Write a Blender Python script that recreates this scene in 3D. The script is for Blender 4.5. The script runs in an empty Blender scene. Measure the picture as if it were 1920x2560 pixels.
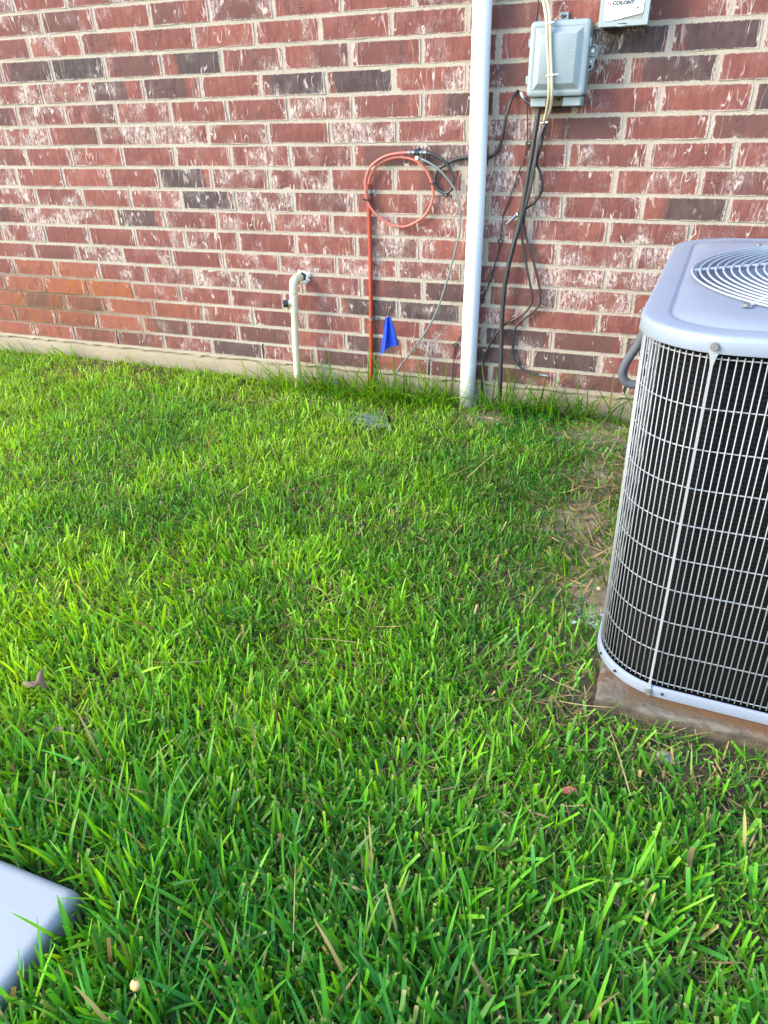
import bpy, bmesh, math, random
import numpy as np
from mathutils import Matrix, Vector

S = bpy.context.scene
COL = S.collection
rng = random.Random(7)
NR = np.random.default_rng(11)

# ------------------------------------------------------------------ camera, sky, sun, exposure
cd = bpy.data.cameras.new('camera')
cam = bpy.data.objects.new('camera', cd)
COL.objects.link(cam)
cd.sensor_fit = 'VERTICAL'
cd.sensor_height = 24.0
cd.lens = 24.0 * 1732.0 / 2560.0
cd.clip_start = 0.02
cd.clip_end = 500
CR = [[0.937037304, -0.157145452, 0.311875612], [0.348467479, 0.479680458, -0.805280743], [-0.023054430, 0.863256605, 0.504238363]]
mw = Matrix(CR).to_4x4()
mw.translation = (0.0, -2.629575, 0.9675875)
cam.matrix_world = mw
S.camera = cam

SUN_EL, SUN_AZ = math.radians(30), math.radians(-126)   # azimuth from +Y, clockwise
w = bpy.data.worlds.new('World')
S.world = w
w.use_nodes = True
nt = w.node_tree
bg = nt.nodes['Background']
sky = nt.nodes.new('ShaderNodeTexSky')
sky.sky_type = 'NISHITA'
sky.sun_disc = False
sky.sun_elevation = SUN_EL
sky.sun_rotation = SUN_AZ
sky.dust_density = 0.7
sky.ozone_density = 3.0
sky.air_density = 1.3
nt.links.new(sky.outputs[0], bg.inputs[0])
bg.inputs[1].default_value = 0.15
sd = bpy.data.lights.new('sun', 'SUN')
sd.energy = 0.9
sd.angle = math.radians(22)
sd.color = (1.0, 0.82, 0.55)
so = bpy.data.objects.new('sun', sd)
COL.objects.link(so)
sv = Vector((math.sin(SUN_AZ) * math.cos(SUN_EL), math.cos(SUN_AZ) * math.cos(SUN_EL), math.sin(SUN_EL)))
so.rotation_euler = sv.to_track_quat('Z', 'Y').to_euler()
so.location = sv * 6
S.view_settings.view_transform = 'Standard'
S.view_settings.look = 'None'
S.view_settings.gamma = 1
S.view_settings.use_curve_mapping = False
S.view_settings.exposure = 2.65

# ------------------------------------------------------------------ helpers
def mesh_obj(name, verts, faces, mat=None, parent=None, smooth=False):
    me = bpy.data.meshes.new(name)
    me.from_pydata([tuple(v) for v in verts], [], faces)
    me.update()
    if smooth:
        me.polygons.foreach_set('use_smooth', [True] * len(me.polygons))
    return link(name, me, mat, parent)

def link(name, me, mat=None, parent=None):
    o = bpy.data.objects.new(name, me)
    COL.objects.link(o)
    if mat and not me.materials:
        me.materials.append(mat)
    if parent:
        o.parent = parent
    return o

def thing(name, label, cat, loc=(0, 0, 0), group=None):
    o = bpy.data.objects.new(name, None)
    o.empty_display_size = 0.05
    COL.objects.link(o)
    o.location = loc
    return tag(o, label, cat, group)

def tag(o, label, cat, group=None):
    o['label'] = label
    o['category'] = cat
    if group:
        o['group'] = group
    return o

class MB:
    """collects geometry for one mesh object"""
    def __init__(s):
        s.v, s.f = [], []
    def add(s, v, f):
        k = len(s.v)
        s.v += [tuple(p) for p in v]
        s.f += [tuple(i + k for i in q) for q in f]
        return s
    def box(s, x0, x1, y0, y1, z0, z1):
        v = [(x, y, z) for x in (x0, x1) for y in (y0, y1) for z in (z0, z1)]
        return s.add(v, [(0, 1, 3, 2), (4, 6, 7, 5), (0, 4, 5, 1), (2, 3, 7, 6), (0, 2, 6, 4), (1, 5, 7, 3)])
    def tube(s, pts, r, n=8, cap=True):
        v, f = tube_geo(pts, r, n, cap)
        return s.add(v, f)
    def obj(s, name, mat, parent=None, smooth=False, bevel=0, seg=2):
        o = mesh_obj(name, s.v, s.f, mat, parent, smooth)
        bm = bmesh.new()
        bm.from_mesh(o.data)
        bmesh.ops.recalc_face_normals(bm, faces=bm.faces)
        if bevel:
            ed = [e for e in bm.edges if len(e.link_faces) == 2 and e.calc_face_angle(0) > 0.6]
            bmesh.ops.bevel(bm, geom=ed, offset=bevel, segments=seg, affect='EDGES', profile=0.5)
        bm.to_mesh(o.data)
        bm.free()
        if bevel or smooth:
            o.data.polygons.foreach_set('use_smooth', [True] * len(o.data.polygons))
            if bevel:
                try:
                    o.data.set_sharp_from_angle(angle=math.radians(50))
                except Exception:
                    pass
        return o

def spline(pts, step=0.012):
    P = [Vector(p) for p in pts]
    if len(P) < 3:
        return P
    out = []
    for i in range(len(P) - 1):
        p1, p2 = P[i], P[i + 1]
        p0 = P[i - 1] if i else p1 * 2 - p2
        p3 = P[i + 2] if i + 2 < len(P) else p2 * 2 - p1
        n = max(1, int((p2 - p1).length / step))
        for k in range(n):
            t = k / n
            out.append(0.5 * ((2 * p1) + (p2 - p0) * t + (2 * p0 - 5 * p1 + 4 * p2 - p3) * t * t + (3 * p1 - p0 - 3 * p2 + p3) * t ** 3))
    out.append(P[-1])
    return out

def tube_geo(pts, r, n=8, cap=True):
    P = [Vector(p) for p in pts]
    N = len(P)
    T = [(P[min(i + 1, N - 1)] - P[max(i - 1, 0)]).normalized() for i in range(N)]
    a = Vector((0, 0, 1)) if abs(T[0].z) < 0.8 else Vector((0, 1, 0))
    u = T[0].cross(a).normalized()
    v, f = [], []
    for i in range(N):
        u = (u - T[i] * u.dot(T[i])).normalized()
        w_ = T[i].cross(u)
        ri = r[i] if isinstance(r, (list, tuple)) else r
        for k in range(n):
            t = 2 * math.pi * k / n
            v.append(P[i] + (u * math.cos(t) + w_ * math.sin(t)) * ri)
    for i in range(N - 1):
        for k in range(n):
            k2 = (k + 1) % n
            f.append((i * n + k, i * n + k2, (i + 1) * n + k2, (i + 1) * n + k))
    if cap:
        f.append(tuple(range(n))[::-1])
        f.append(tuple((N - 1) * n + k for k in range(n)))
    return v, f

def tube(name, pts, r, mat, parent=None, n=10, step=0.012):
    v, f = tube_geo(spline(pts, step), r, n)
    o = mesh_obj(name, v, f, mat, parent, True)
    return o

def rod(name, a, b, r, mat, parent=None, n=12):
    v, f = tube_geo([a, b], r, n)
    o = mesh_obj(name, v, f, mat, parent, True)
    try:
        o.data.set_sharp_from_angle(angle=math.radians(50))
    except Exception:
        pass
    return o

# ------------------------------------------------------------------ materials
class NB:
    def __init__(s, name):
        s.m = bpy.data.materials.new(name)
        s.m.use_nodes = True
        s.t = s.m.node_tree
        s.p = s.t.nodes['Principled BSDF']
        s.o = s.t.nodes['Material Output']
    def n(s, t, **k):
        nd = s.t.nodes.new(t)
        for a, b in k.items():
            setattr(nd, a, b)
        return nd
    def l(s, a, b):
        s.t.links.new(a, b)
    def set(s, sock, v):
        if hasattr(v, 'is_linked') or hasattr(v, 'links'):
            s.l(v, sock)
        else:
            sock.default_value = v
    def math(s, op, a, b=None, c=None, clamp=False):
        nd = s.n('ShaderNodeMath', operation=op, use_clamp=clamp)
        s.set(nd.inputs[0], a)
        if b is not None: s.set(nd.inputs[1], b)
        if c is not None: s.set(nd.inputs[2], c)
        return nd.outputs[0]
    def smooth(s, v, a, b):
        nd = s.n('ShaderNodeMapRange', interpolation_type='SMOOTHSTEP')
        s.set(nd.inputs[0], v)
        s.set(nd.inputs[1], a); s.set(nd.inputs[2], b)
        return nd.outputs[0]
    def mix(s, f, a, b, mode='MIX'):
        nd = s.n('ShaderNodeMix', data_type='RGBA', blend_type=mode)
        s.set(nd.inputs[0], f)
        s.set(nd.inputs[6], a if not isinstance(a, tuple) else (*a, 1)[:4])
        s.set(nd.inputs[7], b if not isinstance(b, tuple) else (*b, 1)[:4])
        return nd.outputs[2]
    def noise(s, vec, scale=5, detail=3, rough=0.6, dist=0.0):
        nd = s.n('ShaderNodeTexNoise')
        s.l(vec, nd.inputs['Vector'])
        nd.inputs['Scale'].default_value = scale
        nd.inputs['Detail'].default_value = detail
        nd.inputs['Roughness'].default_value = rough
        nd.inputs['Distortion'].default_value = dist
        return nd.outputs['Fac']
    def mapping(s, vec, scale=(1, 1, 1), loc=None):
        nd = s.n('ShaderNodeMapping')
        s.l(vec, nd.inputs[0])
        nd.inputs['Scale'].default_value = scale
        if loc is not None: s.set(nd.inputs['Location'], loc)
        return nd.outputs[0]
    def obj(s):
        return s.n('ShaderNodeTexCoord').outputs['Object']
    def attr(s, name, typ='OBJECT'):
        return s.n('ShaderNodeAttribute', attribute_name=name, attribute_type=typ)
    def bump(s, h, strength=0.5, dist=0.002, normal=None):
        nd = s.n('ShaderNodeBump')
        nd.inputs['Strength'].default_value = strength
        nd.inputs['Distance'].default_value = dist
        s.l(h, nd.inputs['Height'])
        if normal is not None: s.l(normal, nd.inputs['Normal'])
        s.l(nd.outputs[0], s.p.inputs['Normal'])
        return nd.outputs[0]
    def base(s, c, rough=0.6, metal=0.0, spec=0.5):
        s.set(s.p.inputs['Base Color'], (*c, 1) if isinstance(c, tuple) else c)
        s.set(s.p.inputs['Roughness'], rough)
        s.p.inputs['Metallic'].default_value = metal
        s.p.inputs['Specular IOR Level'].default_value = spec
        return s

def simple(name, c, rough=0.5, metal=0.0, var=0.18, scale=30, spec=0.5, bump=0.0, dirt=None, dirt_scale=12, dirt_thr=(0.55, 0.75)):
    b = NB(name)
    v = b.obj()
    n = b.noise(v, scale, 4)
    lo = tuple(x * (1 - var) for x in c)
    hi = tuple(min(1, x * (1 + var)) for x in c)
    col = b.mix(n, lo, hi)
    if dirt:
        d = b.smooth(b.noise(v, dirt_scale, 6, 0.7), *dirt_thr)
        col = b.mix(d, col, dirt)
    b.base(col, rough, metal, spec)
    if bump:
        b.bump(b.noise(v, scale * 6, 3), bump, 0.001)
    return b.m

def brick_material(name, per_object=True):
    b = NB(name)
    v0 = b.obj()
    if per_object:
        seed = b.attr('seed').outputs['Fac']
        sv_ = b.n('ShaderNodeCombineXYZ')
        b.l(seed, sv_.inputs[0]); b.l(b.math('MULTIPLY', seed, 1.7), sv_.inputs[1]); b.l(b.math('MULTIPLY', seed, 0.6), sv_.inputs[2])
        off = b.n('ShaderNodeVectorMath', operation='ADD')
        b.l(v0, off.inputs[0]); b.l(sv_.outputs[0], off.inputs[1])
        v = off.outputs[0]
    else:
        v = v0
    # reds: streaked up and down, as the wire cut and the kiln leave them
    streak = b.noise(b.mapping(v, (1, 1, 0.25)), 60, 4, 0.65)
    broad = b.noise(b.mapping(v, (1, 1, 0.6)), 14, 3)
    tone = b.attr('tone').outputs['Fac'] if per_object else b.noise(v, 5, 1)
    red = b.mix(tone, (0.145, 0.049, 0.038), (0.220, 0.075, 0.054))
    red = b.mix(b.smooth(streak, 0.35, 0.7), red, b.mix(tone, (0.100, 0.037, 0.033), (0.162, 0.054, 0.045)))
    red = b.mix(b.math('MULTIPLY', b.smooth(broad, 0.5, 0.7), 0.45), red, (0.12, 0.052, 0.05))
    # speckle
    sp = b.noise(v, 300, 3, 0.6)
    red = b.mix(b.math('MULTIPLY', b.smooth(sp, 0.55, 0.8), 0.35), red, (0.07, 0.03, 0.028))
    sepx = b.n('ShaderNodeSeparateXYZ'); b.l(v0, sepx.inputs[0])
    X = sepx.outputs[0]
    if per_object:
        dark = b.attr('dark').outputs['Fac']
        dpos = b.attr('dark_at').outputs['Fac']
        d = b.math('ABSOLUTE', b.math('SUBTRACT', b.math('DIVIDE', X, 0.246), dpos))
        edge = b.math('ADD', b.math('MULTIPLY', b.noise(b.mapping(v, (1, 1, 0.2)), 38, 4, 0.7), 0.55), 0.03)
        core = b.smooth(b.math('SUBTRACT', b.math('ADD', edge, b.math('MULTIPLY', dark, 0.24)), d), -0.06, 0.10)
        dm = b.math('MULTIPLY', core, b.math('MULTIPLY', dark, 0.93), clamp=True)
        darkc = b.mix(b.smooth(streak, 0.3, 0.7), (0.036, 0.028, 0.028), (0.070, 0.052, 0.050))
        col = b.mix(dm, red, darkc)
        wash = b.attr('wash').outputs['Fac']
        wn = b.smooth(b.noise(v, 12, 3), 0.3, 0.62)
        col = b.mix(b.math('MULTIPLY', wash, b.math('ADD', b.math('MULTIPLY', wn, 0.6), 0.3)), col, (0.25, 0.075, 0.020))
        whit = b.math('SUBTRACT', b.attr('white').outputs['Fac'], b.math('MULTIPLY', wash, 1.2))
    else:
        col = red
        whit = 0.5
    # white mortar smears: patches of fine up-and-down scratches, and thin wandering veins
    patch = b.noise(v, 11, 2, 0.5)
    scr = b.noise(b.mapping(v, (1.0, 1.0, 0.36)), 110, 6, 0.76, 0.9)
    pm = b.smooth(b.math('ADD', patch, b.math('MULTIPLY', whit, 0.30)), 0.60, 0.84)
    thr = b.math('SUBTRACT', 0.72, b.math('MULTIPLY', pm, 0.24))
    smear = b.smooth(b.math('SUBTRACT', scr, thr), -0.015, 0.07)
    vein_n = b.noise(b.mapping(v, (1.0, 1.0, 0.20)), 34, 2, 0.5, 0.35)
    vein = b.math('SUBTRACT', 1.0, b.smooth(b.math('ABSOLUTE', b.math('SUBTRACT', vein_n, 0.5)), 0.004, 0.022))
    vmask = b.smooth(b.math('ADD', b.noise(v, 17, 1), b.math('MULTIPLY', whit, 0.2)), 0.60, 0.74)
    endm = b.smooth(b.math('ABSOLUTE', X), 0.075, 0.118)
    vmask = b.math('MAXIMUM', vmask, b.math('MULTIPLY', endm, 0.9))
    vein = b.math('MULTIPLY', vein, vmask)
    haze = b.math('MULTIPLY', b.math('MULTIPLY', pm, b.smooth(b.noise(b.mapping(v, (1, 1, 0.45)), 170, 5, 0.8), 0.42, 0.66)), 0.50)
    Z = sepx.outputs[2]
    rimz = b.smooth(b.math('ADD', b.math('ABSOLUTE', Z), b.math('MULTIPLY', b.noise(v, 140, 3), 0.010)), 0.0355, 0.0395)
    rimx = b.smooth(b.math('ADD', b.math('ABSOLUTE', X), b.math('MULTIPLY', b.noise(v, 110, 4, 0.7), 0.016)), 0.124, 0.130)
    rim = b.math('MULTIPLY', b.math('MAXIMUM', rimz, rimx), b.math('SUBTRACT', 0.7, b.math('MULTIPLY', wash, 0.9)), clamp=True) if per_object else 0.0
    wm = b.math('MAXIMUM', b.math('MAXIMUM', b.math('MULTIPLY', smear, 0.8), b.math('MULTIPLY', vein, 0.85)), b.math('MAXIMUM', haze, rim))
    col = b.mix(b.math('MULTIPLY', b.smooth(b.noise(b.mapping(v, (1, 1, 0.3)), 45, 5, 0.75), 0.56, 0.72), 0.45), col, (0.085, 0.048, 0.046))
    col = b.mix(wm, col, (0.47, 0.39, 0.345))
    b.base(col, 0.88, 0, 0.25)
    dent = b.noise(b.mapping(v, (1, 1, 1.4)), 22, 2, 0.5, 1.0)
    crease = b.smooth(b.math('ABSOLUTE', b.math('SUBTRACT', dent, 0.5)), 0.0, 0.035)
    h = b.math('ADD', b.math('MULTIPLY', crease, b.math('MULTIPLY', b.smooth(broad, 0.52, 0.66), 0.5)), b.math('ADD', b.math('MULTIPLY', b.noise(v, 300, 4, 0.7), 0.45), b.math('MULTIPLY', wm, 0.25)))
    b.bump(h, 0.9, 0.004)
    return b.m

M = {}
M['brick'] = brick_material('brick_face')
M['brick_far'] = brick_material('brick_far', False)
b = NB('mortar')
v = b.obj()
n1 = b.noise(v, 7, 3); n2 = b.noise(v, 260, 4, 0.7); n3 = b.noise(v, 40, 4)
c = b.mix(n1, (0.30, 0.262, 0.200), (0.40, 0.352, 0.275))
c = b.mix(b.math('MULTIPLY', b.smooth(n3, 0.5, 0.75), 0.4), c, (0.33, 0.27, 0.20))
c = b.mix(b.math('MULTIPLY', b.smooth(n2, 0.52, 0.75), 0.5), c, (0.20, 0.18, 0.15))
sp_ = b.n('ShaderNodeSeparateXYZ'); b.l(v, sp_.inputs[0])
sx_ = b.math('SUBTRACT', 1.0, b.smooth(b.math('ADD', sp_.outputs[0], b.math('MULTIPLY', n1, 0.8)), -2.3, -1.4))
sz_ = b.math('SUBTRACT', 1.0, b.smooth(b.math('ABSOLUTE', b.math('SUBTRACT', sp_.outputs[2], 0.18)), 0.07, 0.22))
c = b.mix(b.math('MULTIPLY', b.math('MULTIPLY', sx_, sz_), 0.9), c, (0.115, 0.062, 0.026))
b.base(c, 0.95, 0, 0.2)
b.bump(b.math('ADD', n2, b.math('MULTIPLY', n3, 1.2)), 1.0, 0.004)
M['mortar'] = b.m

b = NB('concrete')
v = b.obj()
n1 = b.noise(v, 6, 5, 0.65); n2 = b.noise(v, 85, 6, 0.8); n3 = b.noise(b.mapping(v, (1, 1, 3)), 12, 4)
c = b.mix(n1, (0.185, 0.145, 0.095), (0.34, 0.28, 0.195))
c = b.mix(b.math('MULTIPLY', b.smooth(n3, 0.5, 0.7), 0.5), c, (0.27, 0.20, 0.13))
c = b.mix(b.math('MULTIPLY', b.smooth(n2, 0.58, 0.72), 0.55), c, (0.12, 0.10, 0.085))
b.base(c, 0.93, 0, 0.2)
b.bump(b.math('ADD', n2, n3), 0.7, 0.003)
M['concrete'] = b.m

b = NB('stained_concrete')
v = b.obj()
n1 = b.noise(v, 14, 6, 0.7); n2 = b.noise(v, 110, 5, 0.8); n3 = b.noise(b.mapping(v, (1, 2, 2)), 16, 6, 0.7)
sp_ = b.n('ShaderNodeSeparateXYZ'); b.l(v, sp_.inputs[0])
c = b.mix(b.smooth(n1, 0.3, 0.7), (0.085, 0.076, 0.060), (0.22, 0.195, 0.155))
c = b.mix(b.math('MULTIPLY', b.smooth(n3, 0.44, 0.66), 0.8), c, (0.085, 0.056, 0.032))
c = b.mix(b.math('MULTIPLY', b.smooth(n2, 0.54, 0.66), 0.8), c, (0.035, 0.03, 0.024))
# a brown tide line along the rim of the base pan, paler towards the outer edge
rust = b.smooth(b.math('ADD', sp_.outputs[1], b.math('MULTIPLY', n1, 0.05)), -0.525, -0.495)
c = b.mix(b.math('MULTIPLY', rust, b.smooth(b.math('ADD', sp_.outputs[0], b.math('MULTIPLY', n3, 0.3)), -0.40, -0.22)), c, (0.12, 0.062, 0.028))
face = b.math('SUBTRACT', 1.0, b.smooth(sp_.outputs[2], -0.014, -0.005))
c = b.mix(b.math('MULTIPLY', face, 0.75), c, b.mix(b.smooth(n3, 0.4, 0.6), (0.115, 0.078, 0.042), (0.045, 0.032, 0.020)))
b.base(c, 0.92, 0, 0.2)
b.bump(b.math('ADD', n2, n1), 1.0, 0.006)
M['pad'] = b.m

b = NB('smooth_slab')
v = b.obj()
n1 = b.noise(v, 7, 5, 0.65); n2 = b.noise(v, 60, 5, 0.75); n3 = b.noise(b.mapping(v, (1.6, 1, 1)), 19, 1)
c = b.mix(n1, (0.245, 0.25, 0.25), (0.315, 0.318, 0.316))
c = b.mix(b.math('MULTIPLY', b.smooth(n2, 0.56, 0.74), 0.4), c, (0.22, 0.225, 0.23))
c = b.mix(b.math('MULTIPLY', b.smooth(n3, 0.70, 0.74), 0.35), c, (0.12, 0.125, 0.14))
sp_ = b.n('ShaderNodeSeparateXYZ'); b.l(v, sp_.inputs[0])
mud = b.math('SUBTRACT', 1.0, b.smooth(b.math('ADD', sp_.outputs[2], b.math('MULTIPLY', n2, 0.02)), -0.010, 0.006))
c = b.mix(b.math('MULTIPLY', mud, 0.55), c, (0.10, 0.085, 0.062))
b.base(c, 0.6, 0, 0.4)
b.bump(b.math('ADD', n2, b.noise(v, 300, 3)), 0.15, 0.0015)
M['slab'] = b.m
M['pvc_white'] = simple('white_pvc', (0.74, 0.75, 0.76), 0.32, var=0.03, scale=5, spec=0.5)
b = NB('weathered_white_pvc')
v = b.obj(); sp_ = b.n('ShaderNodeSeparateXYZ'); b.l(v, sp_.inputs[0])
dirt = b.math('SUBTRACT', 1.0, b.smooth(b.math('ADD', sp_.outputs[2], b.math('MULTIPLY', b.noise(v, 30, 5, 0.7), 0.25)), 0.12, 0.40))
speck = b.smooth(b.noise(b.mapping(v, (1, 1, 0.6)), 150, 3), 0.62, 0.72)
c = b.mix(b.math('MULTIPLY', dirt, 0.75), (0.56, 0.57, 0.59), (0.24, 0.21, 0.135))
c = b.mix(b.math('MULTIPLY', speck, b.math('ADD', b.math('MULTIPLY', dirt, 0.6), 0.10)), c, (0.15, 0.135, 0.10))
b.base(c, 0.35, 0, 0.5)
M['pipe'] = b.m
M['pvc_cream'] = simple('aged_cream_pvc', (0.56, 0.475, 0.33), 0.45, var=0.08, scale=40, dirt=(0.28, 0.23, 0.15), dirt_scale=35, dirt_thr=(0.6, 0.8))
M['sealant'] = simple('white_sealant', (0.68, 0.67, 0.65), 0.8, var=0.1, scale=90, bump=0.5)
M['hole'] = simple('hole_shade_black', (0.02, 0.017, 0.015), 0.95, var=0.3, scale=60)  # near-black paint standing in for the darkness inside holes and slots
M['black'] = simple('black_rubber', (0.02, 0.021, 0.024), 0.42, var=0.25, scale=60)
M['black_matt'] = simple('black_plastic', (0.016, 0.016, 0.017), 0.55, var=0.25, scale=60)
M['orange'] = simple('orange_conduit', (0.29, 0.036, 0.014), 0.42, var=0.12, scale=30, dirt=(0.22, 0.05, 0.03), dirt_scale=30)
M['salmon'] = simple('faded_orange_cable', (0.42, 0.105, 0.078), 0.40, var=0.06, scale=20)
M['gndwire'] = simple('green_grey_wire', (0.12, 0.155, 0.15), 0.45, var=0.14, scale=25)
M['steel'] = simple('galvanised_steel', (0.30, 0.30, 0.295), 0.38, metal=0.8, var=0.15, scale=80)
M['zinc'] = simple('dull_zinc', (0.17, 0.165, 0.16), 0.5, metal=0.4, var=0.2, scale=80)
M['rusty'] = simple('rusty_screw', (0.12, 0.07, 0.04), 0.7, metal=0.4, var=0.3, scale=200)
M['bluegrey'] = simple('blue_grey_collar', (0.07, 0.10, 0.16), 0.4, var=0.15, scale=50)
M['whitecap'] = simple('white_screw_head', (0.75, 0.74, 0.72), 0.4, var=0.06, scale=60)
M['cream'] = simple('cream_cable', (0.40, 0.345, 0.245), 0.45, var=0.06, scale=40)
M['tie'] = simple('pale_tie', (0.70, 0.66, 0.55), 0.4, var=0.05)
M['boxgrey'] = simple('grey_abs_plastic', (0.20, 0.235, 0.245), 0.48, var=0.05, scale=14, dirt=(0.13, 0.155, 0.165), dirt_scale=55, dirt_thr=(0.62, 0.78), bump=0.04)
M['boxdark'] = simple('raised_mark_grey', (0.26, 0.28, 0.28), 0.55, var=0.1)  # separate grey for the raised marks on the lid
M['boxtan'] = simple('tan_cover_plate', (0.20, 0.16, 0.10), 0.7, var=0.2, scale=90)
M['disc'] = simple('grey_steel_paint', (0.22, 0.255, 0.26), 0.4, var=0.05, scale=12)
M['discpanel'] = simple('beige_grey_panel', (0.185, 0.19, 0.165), 0.5, var=0.08, scale=60)
M['sticker'] = simple('white_sticker', (0.62, 0.62, 0.62), 0.4, var=0.02)
M['ink'] = simple('black_ink', (0.02, 0.02, 0.025), 0.5, var=0.1)
M['inkgrey'] = simple('grey_ink', (0.28, 0.28, 0.29), 0.5, var=0.1)
M['inkred'] = simple('red_ink', (0.55, 0.03, 0.04), 0.5, var=0.1)
M['inkblue'] = simple('pale_blue_ink', (0.42, 0.62, 0.78), 0.5, var=0.1)
b = NB('unit_paint')
v = b.obj()
n1 = b.noise(v, 7, 5, 0.6); n2 = b.noise(v, 160, 3, 0.6)
c = b.mix(n1, (0.172, 0.198, 0.248), (0.218, 0.245, 0.295))
c = b.mix(b.math('MULTIPLY', b.smooth(n1, 0.55, 0.72), 0.35), c, (0.185, 0.182, 0.195))
c = b.mix(b.math('MULTIPLY', b.smooth(n2, 0.66, 0.72), 0.6), c, (0.07, 0.065, 0.06))
b.base(c, 0.42, 0, 0.5)
b.bump(b.noise(v, 500, 2), 0.05, 0.001)
M['paint'] = b.m
M['guard'] = simple('guard_wire_paint', (0.25, 0.255, 0.26), 0.4, var=0.05, scale=30)
M['grille'] = simple('grille_wire_paint', (0.31, 0.33, 0.35), 0.38, var=0.05, scale=30)
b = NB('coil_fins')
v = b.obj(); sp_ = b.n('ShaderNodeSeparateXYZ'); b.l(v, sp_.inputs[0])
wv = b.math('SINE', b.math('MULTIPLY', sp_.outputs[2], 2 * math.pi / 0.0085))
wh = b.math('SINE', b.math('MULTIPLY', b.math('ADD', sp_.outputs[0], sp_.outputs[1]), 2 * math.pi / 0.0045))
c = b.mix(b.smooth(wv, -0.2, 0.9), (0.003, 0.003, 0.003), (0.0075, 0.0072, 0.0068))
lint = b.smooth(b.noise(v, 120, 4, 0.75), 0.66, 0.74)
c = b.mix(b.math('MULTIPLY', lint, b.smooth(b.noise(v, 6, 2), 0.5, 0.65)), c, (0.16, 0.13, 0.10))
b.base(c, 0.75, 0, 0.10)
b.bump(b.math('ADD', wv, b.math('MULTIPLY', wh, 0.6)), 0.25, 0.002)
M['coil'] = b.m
M['innerblack'] = simple('dark_interior', (0.012, 0.012, 0.014), 0.6)
M['fanblade'] = simple('fan_blade_metal', (0.10, 0.105, 0.115), 0.45, metal=0.3)
M['foam'] = simple('grey_foam_insulation', (0.066, 0.075, 0.090), 0.75, var=0.12, scale=80, bump=0.25)
M['flag'] = simple('blue_flag_film', (0.005, 0.042, 0.38), 0.38, var=0.12, scale=30)
M['deadleaf'] = simple('dead_leaf', (0.20, 0.13, 0.075), 0.75, var=0.45, scale=60)
M['redleaf'] = simple('red_brown_leaf', (0.30, 0.085, 0.045), 0.6, var=0.3, scale=70)
M['berry'] = simple('yellow_berry', (0.62, 0.40, 0.13), 0.4, var=0.1)
M['twig'] = simple('bleached_stem', (0.44, 0.36, 0.22), 0.8, var=0.25, scale=60)
M['rock'] = simple('small_stone', (0.22, 0.19, 0.16), 0.9, var=0.3, scale=60, bump=0.5)
b = NB('clear_film')
b.base((0.85, 0.88, 0.9), 0.12, 0, 0.6)
tr = b.n('ShaderNodeBsdfTransparent'); mx = b.n('ShaderNodeMixShader')
b.l(b.smooth(b.noise(b.obj(), 60, 4, 0.7), 0.45, 0.95), mx.inputs[0])
b.l(tr.outputs[0], mx.inputs[1]); b.l(b.p.outputs[0], mx.inputs[2]); b.l(mx.outputs[0], b.o.inputs[0])
M['film'] = b.m
M['web'] = simple('dusty_spider_silk', (0.22, 0.26, 0.26), 0.7, var=0.1)

b = NB('soil')
v = b.obj()
n1 = b.noise(v, 5, 5, 0.65); n2 = b.noise(v, 90, 5, 0.75)
c = b.mix(n1, (0.034, 0.025, 0.016), (0.090, 0.067, 0.043))
c = b.mix(b.math('MULTIPLY', b.smooth(n2, 0.45, 0.75), 0.6), c, (0.17, 0.13, 0.085))
dry = b.attr('dry', 'GEOMETRY').outputs['Fac']
c = b.mix(b.math('MULTIPLY', dry, b.math('ADD', b.math('MULTIPLY', n2, 0.5), 0.45), clamp=True), c, (0.42, 0.35, 0.26))
b.base(c, 0.95, 0, 0.15)
b.bump(b.math('ADD', n2, b.noise(v, 400, 3)), 0.9, 0.006)
M['soil'] = b.m

def blade_material(name, trans=0.36, rough=0.45):
    b = NB(name)
    col = b.attr('tint', 'GEOMETRY').outputs['Color']
    b.base(col, rough, 0, 0.28)
    t = b.n('ShaderNodeBsdfTranslucent')
    b.l(b.mix(1.0, col, (1.8, 1.45, 0.3), 'MULTIPLY'), t.inputs[0])
    m = b.n('ShaderNodeMixShader')
    m.inputs[0].default_value = trans
    b.l(b.p.outputs[0], m.inputs[1]); b.l(t.outputs[0], m.inputs[2])
    b.l(m.outputs[0], b.o.inputs[0])
    return b.m
M['grass'] = blade_material('grass_blades')
M['straw'] = blade_material('dry_straw', 0.15, 0.7)

# ------------------------------------------------------------------ ground
def vnoise(x, y, s, seed):
    """smooth value noise on numpy arrays, about -1..1"""
    x = np.asarray(x, float) / s + seed * 17.3
    y = np.asarray(y, float) / s + seed * 9.1
    xi, yi = np.floor(x), np.floor(y)
    fx, fy = x - xi, y - yi
    fx, fy = fx * fx * (3 - 2 * fx), fy * fy * (3 - 2 * fy)
    h = lambda a, b_: (np.modf(np.abs(np.sin(a * 127.1 + b_ * 311.7 + seed * 3.7) * 43758.5453))[0]) * 2 - 1
    return (h(xi, yi) * (1 - fx) + h(xi + 1, yi) * fx) * (1 - fy) + (h(xi, yi + 1) * (1 - fx) + h(xi + 1, yi + 1) * fx) * fy

def gz(x, y):
    x = np.asarray(x, float); y = np.asarray(y, float)
    z = -0.112 + 0.02 * np.exp(-(y / 0.25) ** 2)
    z = z + 0.058 * np.exp(-(((x - 0.25) ** 2 + (y + 1.45) ** 2) / (2 * 0.38 ** 2)))
    z = z + 0.012 * np.exp(-(((x + 2.4) ** 2 + (y + 0.1) ** 2) / (2 * 0.5 ** 2)))
    z = z + 0.008 * vnoise(x, y, 0.45, 1) + 0.005 * vnoise(x, y, 0.16, 2) + 0.003 * vnoise(x, y, 0.06, 3)
    return z

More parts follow.
